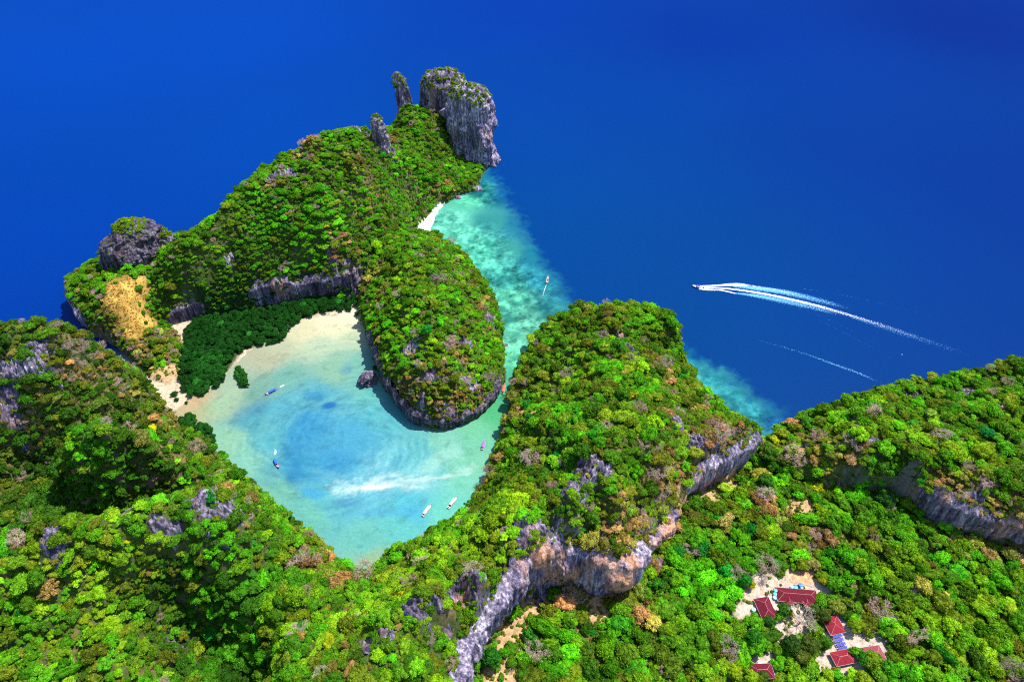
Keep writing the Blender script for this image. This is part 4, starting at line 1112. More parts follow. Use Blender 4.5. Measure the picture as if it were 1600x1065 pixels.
scatter_object('undergrowth', 'low green and brown undergrowth between the trees', ux, uy, uh - .1 * ur, ur, ur, rng.uniform(0, 6, len(ux)), rng.integers(11, 13, len(ux)), ucol)
# dry grass tufts on the yellow slope
gx_, gy_ = [], []
for (u, v, z, r) in GRASS:
    x0, y0, _ = P(u, v, z)
    for _ in range(int(r * r * .5)):
        a, q = rng.uniform(0, 6.283), r * math.sqrt(rng.random()) * 1.05
        gx_.append(x0 + q * math.cos(a)); gy_.append(y0 + q * math.sin(a))
gx_ = np.array(gx_); gy_ = np.array(gy_)
gr_ = rng.uniform(.5, 1.1, len(gx_))
gc_ = np.where(rng.random(len(gx_))[:, None] < .12, np.array(PAL['olive']), np.array([.40, .25, .045])) * np.exp(rng.normal(0, .22, len(gx_)))[:, None]
scatter_object('dry_grass', 'golden dry grass on the open slope below the dark rock knob', gx_, gy_, height(gx_, gy_), gr_, gr_ * .5, rng.uniform(0, 6, len(gx_)), rng.integers(11, 13, len(gx_)), gc_)

def put(name, me, x, y, z, s, sz, rz, col, label, cat, group=None):
    o = bpy.data.objects.new(name, me); COL.objects.link(o)
    o.location = (x, y, z); q_ = math.exp(rnd.gauss(0, .14)); o.scale = (s * q_, s / q_, sz); o.rotation_euler = (0, 0, rz)
    o['tint'] = [float(c) for c in col]
    tag(o, label, cat, group)
    return o
def hue_word(c):
    r, g, b = c
    if r > g * .98: return 'brown'
    if r > .55 * g and g > .2: return 'yellow green'
    if r > .62 * g: return 'olive'
    if g > .17: return 'bright green'
    if g > .085: return 'mid green'
    return 'dark green'
MARKS = [(40, 1040, 'in the bottom left corner'), (120, 980, 'on the lime green slope at bottom left'), (60, 900, 'below the first ridge at the left edge'), (230, 1030, 'left of the dark gully at the bottom'),
         (300, 960, 'at the head of the dark gully'), (350, 1040, 'in the dark gully at the bottom'), (430, 1040, 'right of the dark gully at the bottom edge'), (430, 930, 'between dark gully and lagoon foot'), (180, 870, 'on the ridge behind the lime green slope'),
         (330, 830, 'around the grey rocks left of the lagoon'), (420, 850, 'on the slope down to the lagoon foot from the left'), (540, 930, 'just below the tip of the lagoon foot'), (540, 1030, 'at the bottom edge left of the small grey rock patch'),
         (600, 980, 'around the small grey rock patch at the bottom'), (640, 900, 'above the jagged grey rocks, below the lagoon'), (690, 970, 'among the jagged grey rocks at the bottom centre'), (650, 1040, 'at the bottom edge beside the white cliff'),
         (700, 850, 'below the two white boats'), (770, 860, 'on the slope left of the grey cliff top'), (800, 780, 'on the ridge right of the white boats'), (850, 840, 'just above the grey part of the long cliff'), (930, 830, 'just above the orange part of the long cliff'),
         (920, 740, 'around the grey rocks on the central ridge'), (820, 690, 'on the ridge beside the purple roofed boat'), (850, 600, 'on the ridge beside the red boat'), (940, 640, 'in the middle of the central ridge'), (960, 520, 'on the summit of the central ridge'),
         (1050, 640, 'on the seaward shoulder of the central ridge'), (1010, 750, 'between grey rocks and the fluted cliff'), (1100, 690, 'on top of the fluted cliff'),
         (60, 540, 'on the crest of the left mountain'), (60, 640, 'on the dark flank of the left mountain'), (200, 620, 'on the left mountain facing the lagoon'), (60, 760, 'in the shaded valley at the left edge'), (180, 730, 'on the knoll in front of the left mountain'), (280, 720, 'between knoll and lagoon on the left'),
         (790, 1030, 'beside the orange path under the cliff'), (860, 970, 'under the grey cliff, right of the orange path'), (950, 990, 'below the orange cliff by the dry grass'), (1050, 1030, 'at the bottom edge left of the houses'), (1060, 900, 'in the valley right of the orange cliff'),
         (1120, 970, 'left of the sandy clearing'), (1170, 880, 'just above the sandy clearing'), (1110, 800, 'below the fluted cliff'), (1200, 780, 'in the valley below the narrow beach'), (1300, 820, 'in the upper middle of the valley'), (1330, 920, 'right of the largest roof'),
         (1420, 860, 'below the slanting cliff'), (1540, 890, 'at the right edge under the slanting cliff'), (1450, 960, 'in the valley right of the houses'), (1560, 1010, 'in the bottom right corner'), (1430, 1040, 'at the bottom edge right of the pink roof'), (1220, 1040, 'around the lowest roof'), (1290, 1040, 'below the solar panels'),
         (1260, 690, 'on the seaward end of the right hill'), (1380, 640, 'on the crest of the right hill'), (1560, 620, 'on the right hill at the frame edge'), (1400, 710, 'on the middle of the right hill'), (1540, 740, 'above the slanting cliff'),
         (660, 450, 'on top of the round islet'), (680, 600, 'on the near slope of the round islet'), (420, 380, 'on the long headland'), (640, 260, 'on the headland below the rock towers'), (200, 520, 'around the dry grass slope')]
def place_word(x, y, z, o_):
    u, v = uv_of(x, y, z)
    return min(MARKS, key=lambda m: (m[0] - u) ** 2 + 1.3 * (m[1] - v) ** 2)[2]
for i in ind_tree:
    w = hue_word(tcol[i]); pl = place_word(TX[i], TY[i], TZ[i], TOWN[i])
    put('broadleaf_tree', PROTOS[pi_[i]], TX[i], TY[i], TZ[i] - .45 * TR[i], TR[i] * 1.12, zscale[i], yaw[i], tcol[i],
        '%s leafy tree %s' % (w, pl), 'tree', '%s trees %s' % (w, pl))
for i in ind_bare:
    pl = place_word(TX[i], TY[i], TZ[i], TOWN[i])
    put('bare_tree', PROTOS[pi_[i]], TX[i], TY[i], TZ[i] - .1, TR[i], zscale[i], yaw[i], tcol[i],
        'leafless grey brown tree %s' % pl, 'tree', 'leafless trees %s' % pl)

# mangroves: a dark wood on the tidal flat, and small stands in the shallows
def fill_poly(poly, step, r0, r1, seed=3):
    r = np.random.default_rng(seed)
    pts = [P(u, v, 0)[:2] for (u, v) in poly]
    xs = [p[0] for p in pts]; ys = [p[1] for p in pts]
    c = np.stack([r.uniform(min(xs), max(xs), 9000), r.uniform(min(ys), max(ys), 9000)], -1)
    d = poly_dist(c[:, 0], c[:, 1], pts)
    out = []
    for (x, y), dd in zip(c, d):
        if dd < .6: continue
        if all((x - a) ** 2 + (y - b) ** 2 > step * step for a, b, _ in out): out.append((x, y, r.uniform(r0, r1)))
    return out
MP = [(284, 600), (286, 555), (296, 512), (325, 493), (380, 482), (430, 476), (480, 466), (530, 462), (556, 462), (560, 478), (545, 486), (520, 486), (500, 494), (480, 494), (466, 506), (447, 512), (445, 530), (425, 541), (400, 540), (385, 543), (368, 556), (353, 570), (349, 588), (348, 603), (332, 608), (316, 617), (298, 618), (288, 608)]
mg = fill_poly(MP, 4.55, 3.7, 4.9)
def mang_place(x, y):
    u, v = uv_of(x, y, 0)
    e = float(poly_dist(np.array([x]), np.array([y]), [P(a, b, 0)[:2] for a, b in MP])[0])
    if u > 455: return 'in the narrow strip between grey cliff and pale sand'
    if u < 345 and v > 560: return ('on the outer edge' if e < 5 else 'in the middle') + ' of the lower left lobe of the dense stand'
    if u < 345: return 'at the upper left of the dense stand near the dry slope'
    return ('on the lagoon edge' if e < 5 else 'in the middle') + ' of the upper half of the dense stand'
for (x, y, r) in mg:
    c = np.array(PAL['mang']) * math.exp(rnd.gauss(.05, .12) + 1.3 * float(fbm2(np.array([x]), np.array([y]), 30, 3, 4)[0])) * (1 if rnd.random() > .04 else 2.6)
    put('mangrove_tree', PROTOS[9 + rnd.randrange(2)], x, y, max(float(height(x, y)), 0) - .2 * r, r * 1.2, r * rnd.uniform(.95, 1.25), rnd.uniform(0, 6.28), c,
        'dark green mangrove ' + mang_place(x, y), 'mangrove', 'mangroves ' + mang_place(x, y))
STANDS = [([(366, 580), (376, 577), (384, 584), (384, 592), (390, 603), (382, 607), (374, 600)], 'mangrove in the small isolated stand in the lagoon beside the dense wood', 'mangroves of the small isolated stand'),
          ([(282, 655), (300, 650), (330, 672), (338, 690), (325, 700), (300, 690), (284, 680)], 'mangrove in the stand on the left shore of the lagoon', 'mangroves on the left shore')]
for poly, lab, grp in STANDS:
    for (x, y, r) in fill_poly(poly, 3.6, 2.6, 3.6, 5):
        c = np.array(PAL['mang']) * np.array([1.6, 1.45, 1.3]) * math.exp(rnd.gauss(0, .2))
        put('mangrove_tree', PROTOS[9 + rnd.randrange(2)], x, y, -.2 * r, r * 1.15, r * 1.3, rnd.uniform(0, 6.28), c, lab, 'mangrove', grp)
for (u, v, r, lab) in [(274, 618, 3.6, 'upper bush of two on the brown sand left of the mangroves'), (277, 626, 2.8, 'lower bush joined to the one on the brown sand'), (292, 630, 2.0, 'tiny mangrove bush in the shallows by the brown sand'),
                       (351, 708, 1.6, 'tiny lone mangrove seedling in the water off the left shore'), (606, 612, 2.4, 'small bush in the water left of the islet cliff'), (622, 628, 3.6, 'upper bush at the foot of the islet cliff'),
                       (626, 637, 3.2, 'lower bush at the foot of the islet cliff'), (652, 663, 2.2, 'bush hanging over the water at the bottom of the islet'), (588, 578, 4.0, 'green bush behind the small grey rock in the lagoon'), (569, 588, 2.6, 'bush growing on the left side of the small grey rock'),
                       (558, 492, 3.2, 'dark bush on the sand beside the islet shore'), (670, 829, 2.4, 'bush leaning over the lagoon near the white boats'), (586, 562, 3.0, 'bush at the shaded left foot of the islet')]:
    x, y, _ = P(u, v, 0)
    put('shore_bush', PROTOS[9 + rnd.randrange(2)], x, y, -.3, r, r, rnd.uniform(0, 6.28), (.014, .085, .012), lab, 'bush')
# noticed single trees
def single_tree(u, v, r, col, label, proto=None, cat='tree', name='broadleaf_tree', zup=4):
    x, y, z = hit(u, v, zup)
    root = empty(name, (x, y, z), rnd.uniform(0, 6.28)); tag(root, label, cat)
    v_, f_, c_ = crown_arrays(rnd.randrange(9999), lobes=24, flat=.95, leaves=2200, lsize=.085, lob=(.2, .34), spread=.68)
    me = np_mesh('crown', v_ * [r, r, r * 1.1], f_, LEAF, False, {'leafvar': c_})
    cr = link('crown', me, root); cr['tint'] = list(col)
    bv, bf, _ = branches(random.Random(int(u)), 1.3, .6, 6, 1, .07)
    link('trunk', np_mesh('trunk', bv * r, bf, BARK), root)
    return root
single_tree(1333, 980, 5.2, (.17, .27, .010), 'bright yellow green tree right of the small red roof and its blue tanks')
single_tree(1288, 1006, 5.4, (.05, .16, .008), 'round green tree left of the solar panels')
single_tree(1224, 954, 5.6, (.045, .15, .012), 'green tree between the two large dark red roofs')
single_tree(1203, 962, 2.6, (.02, .09, .02), 'small dark tree at the lower corner of the left red roof')
single_tree(1199, 972, 4.0, (.03, .13, .012), 'green tree at the bottom right of the left red roof', zup=2)
single_tree(1176, 1000, 6.5, (.03, .17, .012), 'rich green tree on the left of the sandy clearing')
single_tree(1285, 965, 6.0, (.06, .10, .012), 'olive tree hiding the left side of the small red roof')
single_tree(1272, 955, 5.0, (.05, .11, .012), 'olive green tree right of the bare tree in the clearing')
single_tree(1236, 960, 2.8, (.22, .19, .01), 'small yellow tree beside the bare tree in the clearing')
single_tree(1262, 1012, 7.5, (.075, .115, .015), 'large olive tree in the middle of the village clearing')
single_tree(1235, 1010, 7.0, (.035, .09, .012), 'large dark green tree above the bottom left roof')
single_tree(1250, 1030, 6.5, (.10, .13, .015), 'broad yellowish olive tree below the middle of the clearing')
single_tree(1348, 1030, 5.0, (.03, .17, .01), 'bright tree between the two lower red roofs')
single_tree(1163, 908, 5.5, (.02, .19, .012), 'emerald tree at the upper left of the clearing')
single_tree(1173, 916, 3.6, (.30, .32, .01), 'yellow tree at the upper left of the clearing', zup=2)
single_tree(1286, 907, 3.4, (.30, .30, .01), 'yellow leaved tree behind the big red roof')
single_tree(1147, 1050, 5.0, (.26, .38, .01), 'vivid lime tree at the bottom edge left of the lowest roof')
single_tree(1173, 1058, 5.2, (.22, .38, .01), 'vivid lime tree just below the lowest roof')
single_tree(1192, 1058, 4.2, (.05, .13, .012), 'green tree in front of the lowest roof')
single_tree(769, 1032, 7.5, (.025, .14, .012), 'round dark green tree beside the orange path under the cliff')
single_tree(1258, 640, 4.0, (.05, .12, .012), 'dark tree on the crest of the right hill by the sea') if False else None
single_tree(1385, 780, 9.0, (.03, .11, .012), 'large dark green tree below the slanting cliff', zup=8)
single_tree(1200, 710, 9.0, (.06, .14, .012), 'large domed tree beside the tiny beach between ridge and hill', zup=8)
single_tree(1195, 752, 7.0, (.045, .15, .012), 'wide green tree in the valley below the large domed tree', zup=6)
single_tree(668, 520, 6.0, (.015, .22, .02), 'emerald tree in the middle of the round islet', zup=4)
single_tree(1540, 680, 6.0, (.02, .22, .04), 'emerald tree high on the right hill', zup=4)
single_tree(828, 655, 4.6, (.018, .15, .02), 'dark round tree near the boats on the ridge shore', zup=3)
# a big leafless tree in the clearing
for (u, v, r, lab) in [(1250, 972, 8.5, 'large leafless grey tree spreading over the sandy clearing'), (1262, 960, 5.0, 'smaller leafless tree behind the large one in the clearing')]:
    x, y, z = hit(u, v, 3)
    put('bare_tree', bare_mesh('bare_tree', int(u), 3, 300), x, y, z, r, r * 1.0, 1.0, (.42, .34, .28), lab, 'tree')

# ------------------------------------------------------------------ mesh builder for small things
class MB:
    def __init__(s): s.v, s.f = [], []
    def add(s, v, f):
        o = len(s.v); s.v += [tuple(map(float, p)) for p in v]; s.f += [tuple(int(i) + o for i in q) for q in f]; return s
    def box(s, x0, x1, y0, y1, z0, z1):
        return s.add([(x0, y0, z0), (x1, y0, z0), (x1, y1, z0), (x0, y1, z0), (x0, y0, z1), (x1, y0, z1), (x1, y1, z1), (x0, y1, z1)],
                     [(3, 2, 1, 0), (4, 5, 6, 7), (0, 1, 5, 4), (1, 2, 6, 5), (2, 3, 7, 6), (3, 0, 4, 7)])
    def tube(s, p0, p1, r0, r1=None, n=8):
        r1 = r0 if r1 is None else r1
        v, f = tube(p0, p1, r0, r1, n); s.add(v, f)
        k = len(s.v) - 2 * n
        s.f.append(tuple(reversed(range(k, k + n)))); s.f.append(tuple(range(k + n, k + 2 * n))); return s
    def lathe(s, prof, n=20, cx=0, cy=0):
        o = len(s.v)
        for (r, z) in prof:
            for i in range(n):
                a = i / n * 6.28318; s.v.append((cx + r * math.cos(a), cy + r * math.sin(a), z))
        for k in range(len(prof) - 1):
            for i in range(n):
                j = (i + 1) % n; s.f.append((o + k * n + i, o + k * n + j, o + (k + 1) * n + j, o + (k + 1) * n + i))
        s.f.append(tuple(o + (len(prof) - 1) * n + i for i in range(n))); return s
    def build(s, name, mat, parent=None, smooth_=False):
        me = bpy.data.meshes.new(name); me.from_pydata(s.v, [], s.f); me.materials.append(mat); me.update()
        if smooth_: me.polygons.foreach_set('use_smooth', [True] * len(me.polygons))
        return link(name, me, parent)

M = dict(
    roof=plain('dark_red_roof', (.115, .012, .022), .75, spec=.06, noise=.4, nscale=1.4), roof2=plain('red_roof', (.21, .018, .028), .75, spec=.06, noise=.22, nscale=.7),
    roof3=plain('faded_red_roof', (.22, .055, .07), .75, spec=.06, noise=.2, nscale=.6), trim=plain('pale_ridge_tile', (.50, .26, .24), .7), fascia=plain('white_fascia', (.6, .6, .62), .6),
    wall=plain('cream_wall', (.55, .50, .43), .8, noise=.12), glass=plain('window_glass', (.04, .05, .06), .1, spec=.6), door=plain('brown_door', (.16, .08, .04), .5),
    cyan=plain('cyan_tank', (.05, .42, .48), .4, noise=.1), blue=plain('blue_tank', (.01, .13, .42), .4, noise=.1), pale=plain('pale_blue_tank', (.25, .48, .56), .4, noise=.1), navy=plain('navy_tank', (.02, .03, .12), .4),
    panel=plain('solar_glass', (.035, .04, .26), .15, spec=.4), pframe=plain('aluminium', (.55, .56, .6), .4, .5), steel=plain('steel', (.25, .25, .27), .5, .6),
    hullw=plain('white_paint', (.56, .55, .56), .4, noise=.08), hullb=plain('dark_wood_hull', (.06, .035, .03), .6, noise=.2), wood=plain('varnished_wood', (.30, .16, .10), .5, noise=.25, nscale=2),
    tarpb=plain('blue_canvas', (.015, .10, .55), .7, noise=.12), tarpw=plain('white_canvas', (.60, .58, .60), .7, noise=.06), tarpp=plain('purple_canvas', (.22, .12, .40), .7, noise=.12), tarpr=plain('red_canvas', (.50, .10, .06), .7, noise=.15),
    eng=plain('engine_grey', (.06, .06, .07), .5), pink=plain('pink_deck', (.55, .34, .42), .7, noise=.15), hulblu=plain('blue_gunwale', (.03, .12, .42), .5), navyc=plain('violet_canvas', (.03, .02, .28), .7), scarf=plain('coloured_scarf', (.6, .08, .12), .8),
    skin=plain('skin', (.30, .17, .10), .7), cloth=plain('dark_clothes', (.04, .04, .07), .8), debris=plain('weathered_board', (.30, .24, .20), .9, noise=.3))

# ------------------------------------------------------------------ village
def hip_piece(mb, x0, x1, y0, y1, z0, z1, inset, th=.18, gable_at=None):
    """hipped roof shell over a rectangle; the ridge runs along x"""
    yc = (y0 + y1) / 2
    a, b = x0 + inset, x1 - inset
    top = [(x0, y0, z0), (x1, y0, z0), (x1, y1, z0), (x0, y1, z0), (a, yc, z1), (b, yc, z1)]
    bot = [(x, y, z - th) for (x, y, z) in top]
    f = [(0, 1, 5, 4), (1, 2, 5), (2, 3, 4, 5), (3, 0, 4)]
    mb.add(top + bot, f + [tuple(reversed([i + 6 for i in q])) for q in f] + [(0, 6, 7, 1), (1, 7, 8, 2), (2, 8, 9, 3), (3, 9, 6, 0)])
    return (a, yc, z1), (b, yc, z1)

def rot_mb(mb):      # turn a roof so that its ridge runs along y
    mb.v = [(-y, x, z) for (x, y, z) in mb.v]; return mb

def house(u, v, zr, w, d, rz, label, roofm, wings=(), along_y=False, spots=8):
    gx, gy, gz = hit(u, v, 3.2)
    root = empty('house', (gx, gy, gz - .1), math.radians(rz)); tag(root, label, 'house')
    hw, hd = w / 2, d / 2
    ov = .9
    MB().box(-hw + ov, hw - ov, -hd + ov, hd - ov, -1.5, 2.62).build('wall', M['wall'], root)
    rise = min(w, d) * .24
    mb = MB()
    if along_y:
        hip_piece(mb, -hd, hd, -hw, hw, 2.8, 2.8 + rise, hw * .95); rot_mb(mb)
        ends = [(0, -hd + hw * .95), (0, hd - hw * .95)]
    else:
        hip_piece(mb, -hw, hw, -hd, hd, 2.8, 2.8 + rise, hd * .95)
        ends = [(-hw + hd * .95, 0), (hw - hd * .95, 0)]
    roof = mb.build('roof', roofm, root)
    # ridge and hip caps
    zt = 2.8 + rise + .04
    e0, e1 = (ends[0][0], ends[0][1], zt), (ends[1][0], ends[1][1], zt)
    MB().tube(e0, e1, .10, n=6).build('ridge_cap', M['trim'], roof)
    cor = [(-hw, -hd, 2.84), (hw, -hd, 2.84), (hw, hd, 2.84), (-hw, hd, 2.84)]
    for c in cor:
        e = min((e0, e1), key=lambda q: (q[0] - c[0]) ** 2 + (q[1] - c[1]) ** 2)
        MB().tube(c, e, .07, n=5).build('hip_cap', M['trim'], roof)
    for (xa, xb) in ((-1, 0), (1, 0)):
        MB().box(xa * hw - .06, xa * hw + .06, -hd, hd, 2.55, 2.80).build('fascia', M['fascia'], roof)
    for s in (-1, 1):
        MB().box(-hw, hw, s * hd - .06, s * hd + .06, 2.55, 2.80).build('fascia', M['fascia'], roof)
    # raised seams of the metal sheets
    sm = MB()
    nseam = int((d if along_y else w) / 1.1)
    for i in range(1, nseam):
        t = -((hd if along_y else hw)) + i * (d if along_y else w) / nseam
        L_, S_ = (hd, hw) if along_y else (hw, hd)
        ins = S_ * .95
        k = min(1, (L_ - abs(t)) / ins)
        for sg in (-1, 1):
            p0 = (t, sg * S_, 2.83); p1 = (t, sg * S_ * (1 - k), 2.83 + rise * k)
            if along_y: p0, p1 = (-p0[1], p0[0], p0[2]), (-p1[1], p1[0], p1[2])
            sm.tube(p0, p1, .035, n=3)
    o = sm.build('roof_seams', roofm, roof); o['kind'] = 'stuff'
    for (cx, w2, out) in wings:      # projecting hipped porches on the near side
        m2 = MB(); hip_piece(m2, 0, out + hd * .75, -w2 / 2, w2 / 2, 2.86, 2.86 + w2 * .25, w2 * .45)
        m2.v = [(cx - y, x - hd - out, z) for (x, y, z) in m2.v]
        pr = m2.build('porch_roof', roofm, root)
        zc = 2.9 + w2 * .25
        for sx in (-1, 1):
            MB().tube((cx + sx * w2 / 2, -hd - out, 2.9), (cx, -hd - out + w2 * .45, zc), .07, n=5).build('hip_cap', M['trim'], pr)
            MB().tube((cx + sx * (w2 / 2 - .3), -hd - out + .4, -1), (cx + sx * (w2 / 2 - .3), -hd - out + .4, 2.8), .09, n=8).build('post', M['fascia'], root)
        MB().tube((cx, -hd - out + w2 * .45, zc), (cx, -hd + hd * .5, zc), .08, n=5).build('ridge_cap', M['trim'], pr)
    # doors and windows
    for i in range(int(w // 3.2)):
        x = -hw + ov + 1.4 + i * 3.2
        if x > hw - ov - 1: break
        if i == int(w // 3.2) // 2: 
            MB().box(x - .45, x + .45, -hd + ov - .05, -hd + ov - .003, 0, 2.05).build('door', M['door'], root)
        else:
            fr = MB().box(x - .6, x + .6, -hd + ov - .06, -hd + ov - .003, .85, 2.05).build('window', M['fascia'], root)
            MB().box(x - .5, x + .5, -hd + ov - .08, -hd + ov - .062, .93, 1.97).build('pane', M['glass'], fr)
    return root
house(1245, 930, 0, 26, 9.6, -5, 'largest dark red roofed house with two small hipped porches', M['roof'], wings=[(-5.5, 5.0, 2.2), (5.5, 5.0, 2.2)])
house(1196.5, 949, 0, 10.2, 14.5, 9, 'dark red roofed house left of the largest one, standing lengthwise', M['roof'], along_y=True)
house(1303, 976, 0, 10.5, 11.0, 12, 'small bright red roofed house above the solar panels', M['roof2'], along_y=True)
house(1317, 1026, 0, 12.8, 8.6, 11, 'bright red roofed house below the solar panels', M['roof2'])
house(1363, 1021, 0, 14.0, 9.2, 8, 'faded pink red roofed house at the right of the clearing', M['roof3'])
house(1190, 1048, 0, 14.0, 9.0, 2, 'dark red roofed house at the bottom edge of the photo', M['roof'])

def tank(u, v, r, h, m, label, cat='water tank'):
    x, y, z = hit(u, v, h * .8)
    root = empty('water_tank', (x, y, z)); tag(root, label, cat, 'water tanks around the houses')
    MB().lathe([(r * .98, 0), (r, .08), (r, h * .45), (r * 1.03, h * .5), (r, h * .55), (r, h * .9), (r * .8, h * .98), (r * .3, h)]).build('tank', m, root, False)
    MB().lathe([(r * .32, h - .02), (r * .32, h + .1), (r * .25, h + .14)], 14).build('lid', m, root)
    MB().tube((r * .9, 0, .3), (r * 1.25, 0, .3), .05, n=6).build('outlet_pipe', M['steel'], root)
for a in [(1211.5, 923, 1.25, 2.2, M['cyan'], 'topmost cyan tank at the left end of the largest roof'), (1211.3, 927.5, 1.3, 2.0, M['cyan'], 'second cyan tank down at the left end of the largest roof'),
          (1211, 933, 1.5, 1.6, M['pale'], 'wide pale blue tank below the cyan ones beside the largest roof'), (1215.5, 936.5, 1.0, 1.6, M['pale'], 'small pale tank nearest the green tree between two roofs'),
          (1237.5, 916.5, 1.1, 1.8, M['pale'], 'leftmost pale tank behind the largest roof'), (1243.5, 917, 1.4, 1.6, M['cyan'], 'middle cyan tank behind the largest roof'),
          (1250.5, 914, 1.4, 2.2, M['blue'], 'blue tank behind the largest roof'), (1252.5, 917.5, 1.0, 1.8, M['pale'], 'small pale tank in front of the blue one'),
          (1198, 934, 1.3, 2.0, M['navy'], 'dark navy tank behind the left roof'), (1177.5, 952, 1.4, 1.9, M['pale'], 'lone pale blue tank left of the left roof'),
          (1317.5, 986, 1.4, 2.1, M['cyan'], 'cyan blue tank at the corner of the small red roof'), (1313.5, 990, 1.3, 1.9, M['blue'], 'blue tank just above the solar panels'),
          (1331.5, 1014, 1.5, 1.9, M['pale'], 'pale blue tank between the two lower red roofs'), (1337, 1016, 1.0, 1.2, M['navy'], 'dark tank beside the pale one between lower roofs'),
          (1187, 1036.5, 1.5, 1.5, M['pale'], 'grey blue tank behind the bottom roof'), (1180.5, 1038, .9, 1.0, M['navy'], 'small dark drum behind the bottom roof'),
          (1313.3, 969, .9, 1.0, M['blue'], 'small blue drum right of the small red roof')]:
    tank(*a)

x, y, z = hit(1312.3, 1002.5, 1.5)
root = empty('solar_array', (x, y, z), math.radians(12)); tag(root, 'ground mounted solar array of four rows of blue panels', 'solar panels')
pm = MB().box(-.44, .44, -1.02, 1.02, -.02, .02).build('solar_panel', M['panel'], root); fm_ = None
first = True
fr = MB()
for r_ in range(4):
    for c in range(6):
        px_, py_ = (c - 2.5) * 1.0, (r_ - 1.5) * 2.4
        if first: o = pm; first = False
        else:
            o = pm.copy(); COL.objects.link(o); o.parent = root
        zz_ = 1.7 + .2126 * py_
        o.location = (px_, py_, zz_); o.rotation_euler = (math.radians(12), 0, 0)
for r_ in range(4):
    for dy in (-.7, .7):
        py_ = (r_ - 1.5) * 2.4 + dy; zz_ = 1.7 + .2126 * py_ - .09
        MB().box(-3.1, 3.1, py_ - .05, py_ + .05, zz_ - .05, zz_ + .03).build('rail', M['pframe'], root)
for sx in (-2.6, 2.6):
    for sy in (-4, -1.3, 1.3, 4):
        MB().tube((sx, sy, -.6), (sx, sy, 1.5 + .2126 * sy), .06, n=6).build('leg', M['steel'], root)
# stray things on the sand
for (u, v, a, b, rz, lab) in [(1354, 996, 2.4, 1.4, 20, 'weathered boards lying on the sand at the clearing corner'), (1200, 899, 1.6, 3.0, 30, 'grey lean-to at the upper corner of the clearing'),
                              (1283, 1026, 2.0, 1.0, -15, 'small brown pile on the sand below the round tree'), (1262, 914, 5.5, .5, -22, 'long dark beam behind the largest roof'), (1358, 1001, 1.6, 1.6, 5, 'brown heap beside the weathered boards')]:
    x, y, z = hit(u, v, .3)
    root = empty('board_pile', (x, y, z), math.radians(rz)); tag(root, lab, 'board pile')
    for k in range(4):
        w_ = b / 4
        MB().box(-a / 2, a / 2, -.46 * w_, .46 * w_, 0, .08 + .1 * rnd.random()).build('board', M['debris'], root).location = (rnd.uniform(-.2, .2), (k - 1.5) * w_, .02 * k)

# ------------------------------------------------------------------ boats
def hull_mesh(L, beam, depth, bow_rise, stern_rise, inner=.08, full=1.0):
    """open hull: stations along x, bow at +x"""
    ns, nr = 29, 11
    outer, inn = [], []
    for i in range(ns):
        t = i / (ns - 1); x = (t - .5) * L
        w = beam / 2 * (math.sin(math.pi * min(1, max(0, (t * .86 + .14)))) ** .55) * (1 if t < .5 else 1)
        w *= 1 - smooth(.72, 1.0, t) * .86
        w = max(w, .03)
        sheer = depth + bow_rise * max(0, (t - .55) / .45) ** 2.4 + stern_rise * max(0, (.2 - t) / .2) ** 1.6
        keel = -.35 + (sheer + .25) * max(0, (t - .86) / .14) ** 2.2 * .9 + .3 * max(0, (.1 - t) / .1)
        ro, ri = [], []
        for j in range(nr):
            a = -math.pi / 2 + math.pi * j / (nr - 1)
            y = math.sin(a) * w; zc = 1 - abs(math.cos(a)) ** .7
            z_ = keel + (sheer - keel) * zc
            ro.append((x, y, z_)); yi = math.sin(a) * max(w - inner, .01)
            ri.append((x, yi, keel + inner + (sheer - keel - inner + .0) * zc))
        outer.append(ro); inn.append(ri)
    V_ = [p for r in outer for p in r] + [p for r in inn for p in r]
    o2 = ns * nr; F_ = []
    for i in range(ns - 1):
        for j in range(nr - 1):
            a = i * nr + j; F_.append((a, a + 1, a + nr + 1, a + nr)); b = o2 + a; F_.append((b, b + nr, b + nr + 1, b + 1))
        for j in (0, nr - 1):
            a = i * nr + j; F_.append((a, a + nr, o2 + a + nr, o2 + a))
    for i in (0, ns - 1):
        for j in range(nr - 1):
            a = i * nr + j; F_.append((a, a + 1, o2 + a + 1, o2 + a))
    return V_, F_

